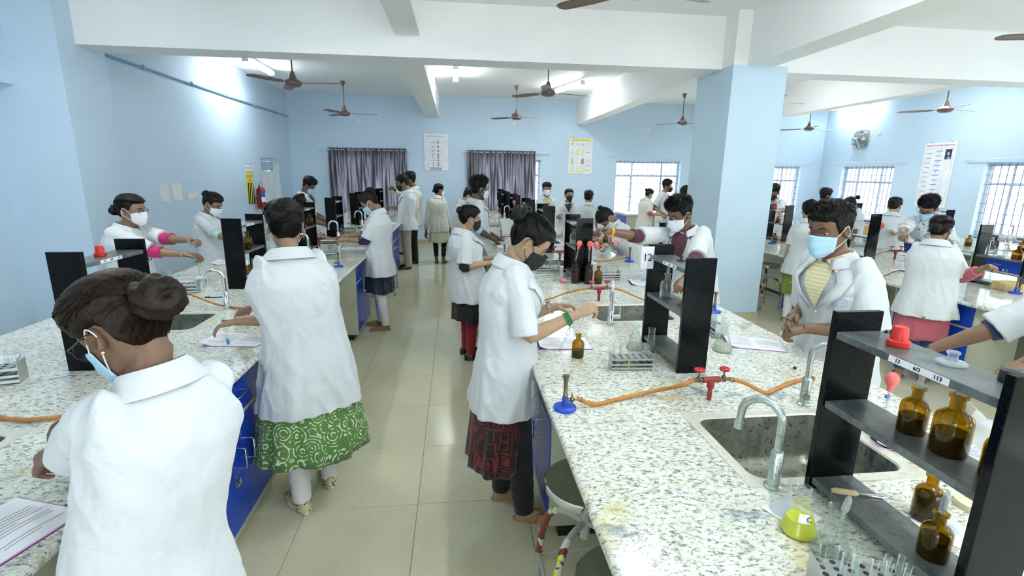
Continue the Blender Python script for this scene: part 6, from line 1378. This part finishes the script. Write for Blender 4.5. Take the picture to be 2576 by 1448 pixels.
# ---------------------------------------------------------------- the cast, placed one by one
def K(px, py, y): return aty(px, py, y)
PINKIN = cloth('magenta sleeve cloth', (172, 30, 96)); TEALIN = cloth('mint patterned cloth', (176, 216, 200), p_blobs([(96, 160, 140)], 40)); NAVYD = cloth('navy cloth with white dots', (28, 34, 62), p_dots((190, 196, 210), 34, .13))
GREENP = cloth('green paisley cloth', (88, 132, 62), p_rings((226, 232, 214), 13, 5)); MAROON = cloth('black and maroon block print', (30, 20, 22), p_geo((118, 34, 34), 13)); BLKC = cloth('black cloth', (20, 20, 22)); REDL = cloth('dark red leggings', (140, 24, 44))
OLIVE = cloth('olive batik cloth', (112, 126, 40), p_blobs([(150, 160, 80)], 30, .58)); PINKK = cloth('pink checked cloth', (168, 80, 96), p_stripe((196, 120, 130), 22, (0, 0, 0), 'X', .9, 0)); CREAMK = cloth('cream floral cloth', (214, 210, 186), p_blobs([(120, 104, 92)], 16, .66))
MUST = cloth('mustard cloth', (196, 164, 74)); REDC = cloth('coral red cloth', (206, 66, 80)); KHAKI = cloth('khaki cloth', (186, 178, 156)); MARSH = cloth('maroon dotted shirt', (78, 34, 50), p_dots((150, 110, 120), 90, .12)); DMAR = cloth('dark maroon shirt', (90, 24, 40))
YEL = cloth('pale yellow check shirt', (214, 206, 160), p_stripe((228, 224, 196), 16, (0, 0, 0), 'Z', .8, 0)); BLUEF = cloth('white and blue floral cloth', (226, 232, 236), p_blobs([(70, 110, 160), (120, 160, 200)], 22, .6)); STRR = cloth('red and white zigzag stripes', (232, 226, 222), p_stripe((160, 30, 48), 26, (0, .6, .4), 'X', .5, 3)); LBLUE = cloth('light blue cuff', (170, 204, 222)); JEAN = cloth('blue denim', (44, 66, 112))
FLOR = mat('floral canvas', (206, 196, 150), .8)
def m_floral():
    t = NT('floral canvas print'); v = t.n('ShaderNodeTexVoronoi', feature='F1', i_Scale=70); t.l(t.co(), v.inputs['Vector'])
    c = t.mix(t.ramp(v.outputs['Distance'], [(.32, W1), (.36, B1)]), srgb(222, 212, 170), t.ramp(t.noise(t.co(), 40, 2), [(.42, srgb(70, 92, 140)), (.5, srgb(140, 60, 40)), (.58, srgb(60, 80, 60))])); t.set(Base_Color=c, Roughness=.8); return t.m
FLORAL = m_floral()
GLF = mat('dark spectacle frame', (26, 24, 26), .3); GLS = mat('silver spectacle frame', (150, 150, 150), .25, .9); SILV = mat('silver bangle', (200, 202, 204), .2, 1.0)
GREENB = mat('green thread band', (40, 120, 60), .6); YELB = mat('yellow thread band', (240, 176, 20), .6); WATCHB = mat('dark watch strap', (30, 34, 44), .5); CLIPB = mat('black claw clip', (14, 14, 15), .2); CLIPR = mat('red hair clip', (186, 24, 50), .35)

# left bench, near to far
person('p1', 'foreground woman at the bottom left, brown bun, glasses and blue mask, bending over the bench', atd(238, 690, 1.10), h=1.60, heading=146, lean=.09, side=.03, hpitch=34, hyaw=18, near=2, skin=1, mask=MBLU, glasses=GLF, hairm=HAIRB, bun=(0, -.118, .0), bunr=.046, bunx=1, R=at(196, 1050, 1.06), L=at(112, 1150, 1.04), poleL=(.1, -.7, -.9), poseL='hold', poseR='hold', inner=BLUEF, inner_l=.05, sleeve=.95, kurta=BLUEF, kurta_z=.30, legs=LEGW, hem=.40, build=.88, earring='stud', vent=1, backL=(-.8, .1, .6))
person('p2', 'woman seen from behind in a green paisley kurta and floral slip-on shoes', aty(712, 500, 2.62), h=1.66, heading=122, lean=.10, side=-.02, hyaw=-14, hpitch=14, near=2, skin=0, mask=MBLU, bun=(0, -.105, .055), bunr=.050, L=at(600, 806, 1.08), poleL=(.45, -.25, -1), R=at(648, 770, 1.07), poseL='relax', poseR='relax', inner=GREENP, inner_l=.015, sleeve=1.02, kurta=GREENP, kurta_z=.195, kurta_f=1.42, pleats=11, legs=LEGW, legr=(.10, .09, .066, .062, .052, .046), shoes='slip', upperm=FLORAL, solem=WPL, hem=.36, build=1.10, flare=1.08, earring='hoop', feet=(.10, -.04), clip=mat('white hair pin', (220, 230, 224), .3), twist=6)
person('p3', 'woman in glasses with magenta sleeves and blue lanyard behind the left bench', aty(325, 486, 4.3), h=1.62, heading=-6, lean=.08, hpitch=6, near=1, skin=0, mask=MWHT, glasses=GLS, bun=(0, -.115, -.02), bunr=.038, R=atx(470, 640, -2.16), L=atx(478, 603, -2.12), poseR='pinch', poseL='pinch', inner=PINKIN, inner_l=.07, legs=LEGB, earring='stud', wristR=('bangle', mat('mint bangle', (150, 200, 190), .3)), clip=CLIPR, hem=.42, hbR=.1, hbL=.0, lanyard=mat('navy lanyard', (40, 52, 110), .6))
person('p4', 'young woman in mint patterned sleeves looking down behind the left bench', aty(540, 484, 5.75), h=1.58, heading=-14, lean=.06, hpitch=28, near=1, skin=0, mask=MWHT, bun=(0, -.10, .06), bunr=.034, R=aty(590, 610, 5.35), L=aty(600, 600, 5.7), inner=TEALIN, inner_l=.07, legs=LEGB, hem=.42)
person('p5b', 'person with black hair bent low behind the third black rack on the left', aty(762, 495, 8.0), h=1.58, heading=-10, lean=.34, hpitch=70, skin=1, mask=MWHT, bun=(0, -.05, .11), bunr=.03, R=aty(835, 572, 7.75), L=aty(842, 560, 8.1), legs=LEGB, sleeve=.6)
person('p5', 'boy with thick black hair and dark maroon shirt at the left bench', aty(782, 447, 9.2), h=1.74, female=False, heading=-4, lean=.10, hpitch=30, skin=1, mask=MBLU, shirt=DMAR, volume=.02, R=aty(800, 547, 8.95), L=aty(812, 545, 9.2), legs=LEGB, sleeve=.9)
person('p6', 'girl in a navy dotted kurta and white leggings, head bowed over the bench', aty(915, 482, 5.72), h=1.62, heading=178, lean=.13, hpitch=40, near=1, skin=0, mask=MBLU, bun=(0, -.085, .085), bunr=.036, clip=CLIPB, L=aty(866, 602, 5.62), R=aty(868, 592, 5.86), wristL=('watch', SILV), inner=NAVYD, inner_l=.07, kurta=NAVYD, kurta_z=.28, kurta_f=1.12, legs=LEGW, solem=SANDB, hem=.40, sleeve=.92, folds=.9, feet=(.04, -.05))
person('p7', 'boy in khaki trousers and black shoes at the far left bench', aty(1010, 440, 9.5), h=1.76, female=False, heading=182, lean=.06, hpitch=16, skin=0, mask=MBLK, L=aty(1021, 592, 9.4), R=aty(988, 521, 9.7), wristL=('watch', WATCHB), long=.62, legs=KHAKI, legr=(.10, .09, .08, .074, .07, .064), shoes='shoe', hem=.42, legend=.05, volume=.012, inner=cloth('pink check cuff', (216, 196, 196)), inner_l=.06)
person('p8', 'taller boy in black trousers raising a pale yellow sleeve toward the curtains', aty(1030, 432, 10.1), h=1.82, female=False, heading=184, lean=.05, hpitch=6, skin=1, mask=MBLK, R=aty(990, 474, 9.9), long=.55, inner=cloth('pale yellow sleeve', (216, 218, 168)), inner_l=.25, legs=BLKC, legr=(.10, .09, .08, .074, .07, .064), shoes='shoe', hem=.42, legend=.05, coat=COATC, poleR=(.5, .2, -1))
person('p9', 'woman with a cream floral kurta and black leggings standing alone in the aisle', aty(1104, 461, 10.05), h=1.62, heading=78, lean=.03, hyaw=-45, hpitch=6, skin=0, mask=MWHT, bun=(0, -.10, -.03), bunr=.028, L=aty(1071, 588, 10.1), R=aty(1134, 583, 10.15), long=.8, poseL='relax', poseR='relax', coat=COATC, near=1, build=.88, kurta=CREAMK, kurta_z=.27, kurta_f=1.35, legs=LEGB, legend=.20, legr=(.09, .08, .056, .052, .044, .04), hem=.40, front=True, stance=.07)
# middle bench, aisle side
person('p10', 'stooping woman in a long white coat behind the tall boy with glasses', aty(1185, 475, 8.7), h=1.56, heading=10, lean=.20, hpitch=36, skin=2, mask=MBLU, bun=(0, -.08, .08), bunr=.028, R=aty(1225, 580, 8.4), L=aty(1235, 575, 8.7), legs=MUST, hem=.30, coat=COATC)
person('p11', 'tall boy with glasses and white mask beside the middle bench, light blue cuffs', aty(1205, 446, 6.55), h=1.77, female=False, heading=22, lean=.03, hpitch=4, hyaw=0, near=1, skin=3, mask=MWHT, glasses=GLS, R=aty(1246, 604, 6.3), L=aty(1240, 590, 6.7), poseR='pinch', legs=BLKC, inner=LBLUE, inner_l=.05, shoes='shoe', hem=.42, volume=.020)
person('p12', 'girl in glasses with a black salwar and red leggings beside the aisle', aty(1185, 514, 4.7), h=1.57, heading=14, lean=.03, hpitch=12, near=1, skin=2, mask=MBLK, glasses=GLF, bun=(0, -.10, .05), bunr=.032, clip=CLIPR, R=aty(1232, 660, 4.5), L=aty(1238, 648, 4.8), poseR='pinch', inner=BLKC, inner_l=.04, kurta=BLKC, kurta_z=.26, kurta_f=1.05, legs=REDL, shoes='shoe', build=1.1, hem=.38, earring='stud', pocket=[(1, -.1, .35)])
person('p13', 'girl in black mask with green wrist bands and a maroon block-print kurta', aty(1366, 546, 2.36), h=1.64, heading=2, lean=.17, side=.0, hpitch=40, hyaw=-10, near=2, skin=2, mask=MBLK, bun=(0, -.108, .062), bunr=.044, clip=CLIPB, R=aty(1448, 792, 2.14), L=aty(1398, 770, 2.42), poleR=(.2, -.5, -.9), wristR=('band', GREENB), wristL=('watch', SILV), poseR='pinch', poseL='hold', hbR=.0, kurta=MAROON, kurta_z=.20, kurta_f=1.10, kurta_shift=(0, -.05), legs=BLKC, legr=(.10, .09, .07, .066, .06, .05), hem=.385, sleeve=.97, deep=1.02, feet=(.10, .0), earring='stud', pocket=[(1, -.1, .35)])
# middle bench, far side
person('p14', 'boy facing the camera in white mask and khaki shirt, behind the far racks', aty(1376, 460, 10.6), h=1.66, female=False, heading=268, lean=.02, hpitch=0, skin=0, mask=MWHT, shirt=KHAKI, volume=.016, legs=BLKC)
person('p15', 'girl facing the camera in glasses and black mask behind the middle racks', aty(1432, 474, 9.6), h=1.60, heading=262, lean=.02, hpitch=2, hyaw=14, skin=2, mask=MBLK, glasses=GLS, hair='plain', shirt=cloth('navy shirt', (30, 32, 56)), R=aty(1408, 538, 9.4), legs=LEGB)
person('p16', 'girl seen from behind with a large black bun, in front of the far wall poster', aty(1482, 477, 9.0), h=1.58, heading=62, lean=.06, hpitch=8, skin=0, mask=MWHT, bun=(0, -.11, .03), bunr=.045, legs=LEGB, vent=1)
person('p17', 'woman bent over the middle bench with red zigzag striped sleeves and a scrunchie', aty(1508, 535, 5.55), h=1.60, heading=192, lean=.46, hpitch=76, near=1, skin=0, mask=MWHT, bun=(0, -.07, .10), bunr=.034, clip=SILV, L=aty(1500, 600, 5.2), R=aty(1495, 590, 5.5), wristL=('watch', SILV), inner=STRR, inner_l=.08, legs=LEGB, hem=.38, poleL=(-.9, -.2, -.6))
person('p18', 'boy in glasses and maroon shirt stretching his arm toward the pink bulbs', aty(1706, 495, 4.0), h=1.72, female=False, heading=212, lean=.24, side=.05, hpitch=24, hyaw=-12, near=1, skin=1, mask=MWHT, glasses=GLF, shirt=MARSH, R=aty(1520, 580, 3.86), L=aty(1722, 700, 3.5), poleR=(.2, -.2, -1), wristR=('band', YELB), wristL=('watch', WPL), poseR='hold', inner=MARSH, inner_l=.06, legs=BLKC, sleeve=.9, volume=.015, twist=10, hbR=.0)
person('p19', 'woman with a hair tail, mustard leggings and coral kurta near the far window', aty(1637, 474, 10.8), h=1.56, heading=18, lean=.10, hpitch=24, skin=2, mask=MWHT, bun=(0, -.115, .05), bunr=.028, inner=REDC, inner_l=.05, R=aty(1662, 540, 10.5), L=aty(1668, 535, 10.8), kurta=REDC, kurta_z=.27, kurta_f=1.2, legs=MUST, legr=(.10, .09, .072, .066, .05, .044), coat=COATC, hem=.34)
person('p20', 'tall boy in black mask, glasses and black shirt near the far window', aty(1680, 452, 11.3), h=1.78, female=False, heading=330, lean=.03, hpitch=6, skin=0, mask=MBLK, glasses=GLS, shirt=BLKC, inner=BLKC, inner_l=.04, R=aty(1668, 537, 11.1), L=aty(1700, 530, 11.1), legs=BLKC, volume=.018)
person('p21', 'boy with his head bowed beside the column, blue mask', aty(1722, 470, 10.5), h=1.74, female=False, heading=200, lean=.16, hpitch=46, skin=0, mask=MBLU, legs=BLKC, L=aty(1712, 530, 10.2), R=aty(1705, 532, 10.4))
person('p22', 'girl with loose black hair seen from behind, half hidden by the column', aty(1746, 486, 9.8), h=1.54, heading=70, lean=.06, hpitch=16, skin=0, mask=MWHT, hair='bun', bun=(0, -.07, -.05), bunr=.06, legs=LEGB)
# right rows
person('p23', 'person half hidden by the column, writing behind the rack with the red stopper', aty(1948, 466, 9.0), h=1.66, female=False, heading=225, lean=.06, hpitch=22, skin=0, mask=MBLK, R=aty(1938, 542, 8.4), L=aty(1962, 545, 8.5), legs=BLKC, shirt=KHAKI, volume=.03)
person('p24', 'girl seen from behind in an olive batik skirt and white leggings beside the column', aty(2040, 503, 5.6), h=1.57, heading=58, lean=.07, hpitch=16, near=1, skin=2, mask=MBLK, bun=(0, -.085, .075), bunr=.038, clip=CLIPB, R=aty(2052, 585, 5.15), kurta=OLIVE, kurta_z=.25, kurta_f=1.08, legs=LEGW, hem=.41, vent=1, solem=SANDB, strapm=STRAPD, sleeve=.9, folds=.7)
person('p25', 'boy with swept black hair, glasses and blue mask behind the foreground boy', aty(2080, 474, 8.8), h=1.66, female=False, heading=4, lean=.03, hpitch=8, skin=1, mask=MBLU, glasses=GLS, legs=BLKC, shirt=KHAKI, volume=.016)
person('p26', 'girl with a round black bun, only her hair showing beyond the foreground boy', aty(2132, 496, 7.6), h=1.55, heading=150, lean=.16, hpitch=40, skin=1, mask=MWHT, bun=(0, -.135, .03), bunr=.036, legs=LEGB)
person('p27', 'right foreground boy with cropped hair, blue mask and yellow checked shirt', aty(2094, 503, 2.30), h=1.73, female=False, heading=194, lean=.16, side=.02, build=.92, hpitch=12, hyaw=0, near=2, skin=1, mask=MBLU, shirt=YEL, R=at(1992, 797, 1.06), L=at(2030, 826, 1.04), poleL=(-.6, -.3, -.8), poseR='relax', poseL='pinch', inner=YEL, inner_l=.05, legs=BLKC, sleeve=.96, volume=.002, logo=(-1, .60, 38), pocket=[(-1, .66, .18)], backR=(.8, .2, .6))
person('p28', 'girl with a red hair clip and black mask between the right benches, maroon sleeves', aty(2256, 494, 6.5), h=1.57, heading=48, lean=.04, hyaw=-20, hpitch=14, skin=2, mask=MBLK, bun=(0, -.105, .03), bunr=.026, clip=CLIPR, R=aty(2290, 572, 6.25), L=aty(2272, 575, 6.75), legs=REDL, vent=1, hem=.38)
person('p29', 'boy leaning over the right bench, blue mask and blue floral sleeves', aty(2340, 494, 5.25), h=1.72, female=False, heading=208, lean=.58, hpitch=38, hroll=-8, near=1, skin=0, mask=MBLU, glasses=GLF, R=aty(2262, 598, 4.9), L=aty(2380, 600, 4.9), inner=BLUEF, inner_l=.10, legs=BLKC, shirt=BLUEF, poseR='pinch', poleR=(.7, -.1, -.7))
person('p30', 'woman from behind in a pink checked skirt reaching to a conical flask', aty(2374, 540, 3.85), h=1.50, heading=44, lean=.10, hpitch=12, hyaw=-16, near=1, skin=0, mask=MBLK, glasses=GLS, bun=(0, -.108, -.01), bunr=.038, R=aty(2478, 672, 3.5), L=aty(2412, 664, 3.95), poleR=(.6, .0, -.8), inner=cloth('pink sleeve', (178, 84, 100)), inner_l=.15, kurta=PINKK, kurta_z=.28, kurta_f=1.0, legs=JEAN, legr=(.10, .09, .066, .06, .05, .046), legend=.10, solem=SANDG, strapm=STRAPD, sleeve=.92, vent=1, hem=.42, build=1.12, earring='stud', poseR='pinch')
person('p31', 'person cropped by the right edge, white sleeve, holding a plastic dropper', V((2.72, 1.72, 1.60)), h=1.66, female=False, heading=188, lean=.08, hpitch=20, near=2, skin=1, mask=MBLU, L=at(2478, 950, 1.06), R=V((2.45, 2.15, .95)), poseL='pinch', poleL=(-.1, -.4, -1), inner=cloth('navy cuff', (24, 40, 84)), inner_l=.03, legs=BLKC, sleeve=1.0, hbL=.6)

# ---------------------------------------------------------------- things held in the hands
WIRE = mat('dark wire holder', (70, 60, 50), .4, .8); BLUQ = mat('bright blue solution', (20, 130, 216), .25)
def tube_held(label, p, d, liq=None, L=.14, r=.0075):
    """a test tube at world point p (its mouth) hanging along d"""
    t = thing('test_tube', label, 'test tube', p); q = V((0, 0, -1)).rotation_difference(V(d).normalized()); t.rotation_mode = 'XYZ'; t.rotation_euler = q.to_euler()
    MB().lathe([(.0012, -L), (r*.7, -L+.002), (r, -L+.008), (r, -.002), (r*1.15, 0), (r*1.05, 0)], 16, cap=False).build('glass', GLASS, t)
    if liq: MB().lathe([(.001, -L+.001), (r*.65, -L+.003), (r*.93, -L+.008), (r*.93, -L+.03), (.0005, -L+.03)], 14).build('liquid', liq, t)
def holder(label, a, b):
    t = thing('tube_holder', label, 'holder', a); d = V(b)-V(a); s = d.cross(V((0, 0, 1))).normalized()*.006
    MB().tube([V((0, 0, 0))-d*.12, s*1.6, d*.3+s, d*.6+s*.4, d], .0018, 6).tube([V((0, 0, 0))-d*.12, -s*1.6, d*.3-s, d*.6-s*.4, d], .0018, 6).build('wire', WIRE, t)
tube_held('test tube with bright blue liquid held over the notebook by the paisley kurta woman', at(560, 800, 1.08), (.10, -.02, -1), BLUQ); holder('wire holder gripping the blue test tube', at(562, 806, 1.07), at(600, 806, 1.07))
tube_held('empty test tube held by the girl with green wrist bands', at(1428, 838, .985), (-.35, -.25, -.6), L=.12); holder('wire test tube holder below the green wrist bands', at(1428, 840, .985), at(1436, 812, 1.02))
tube_held('test tube with milky liquid held by the right foreground boy', at(1972, 797, 1.10), (-.12, -.10, -1), MILK, L=.10); holder('wire holder on the test tube of the right foreground boy', at(1972, 798, 1.10), at(2004, 815, 1.08))
holder('dark tube holder in the fingers of the woman with magenta sleeves', atx(492, 649, -2.10), atx(470, 644, -2.12)); tube_held('thin clear test tube hanging from the holder of the woman with magenta sleeves', atx(497, 650, -2.10), (0, 0, -1))
holder('dark tube holder in the hand of the tall boy with glasses', aty(1270, 603, 6.2), aty(1250, 607, 6.25))
tube_held('test tube raised against the curtain by the taller boy', aty(984, 462, 9.9), (.2, 0, -1))
t = thing('dropper', 'white plastic dropper in the fingers at the right edge', 'dropper', at(2418, 985, 1.03)); MB().tube([(0, 0, 0), (.03, -.012, -.035), (.034, -.014, -.04), (.065, -.03, -.075)], [.0065, .0065, .003, .0018], 10).build('dropper', FROST, t)
tube_held('small white dropper tip over the gas tap under the leaning boy', aty(2254, 604, 4.88), (0, 0, -1), L=.07, r=.004)
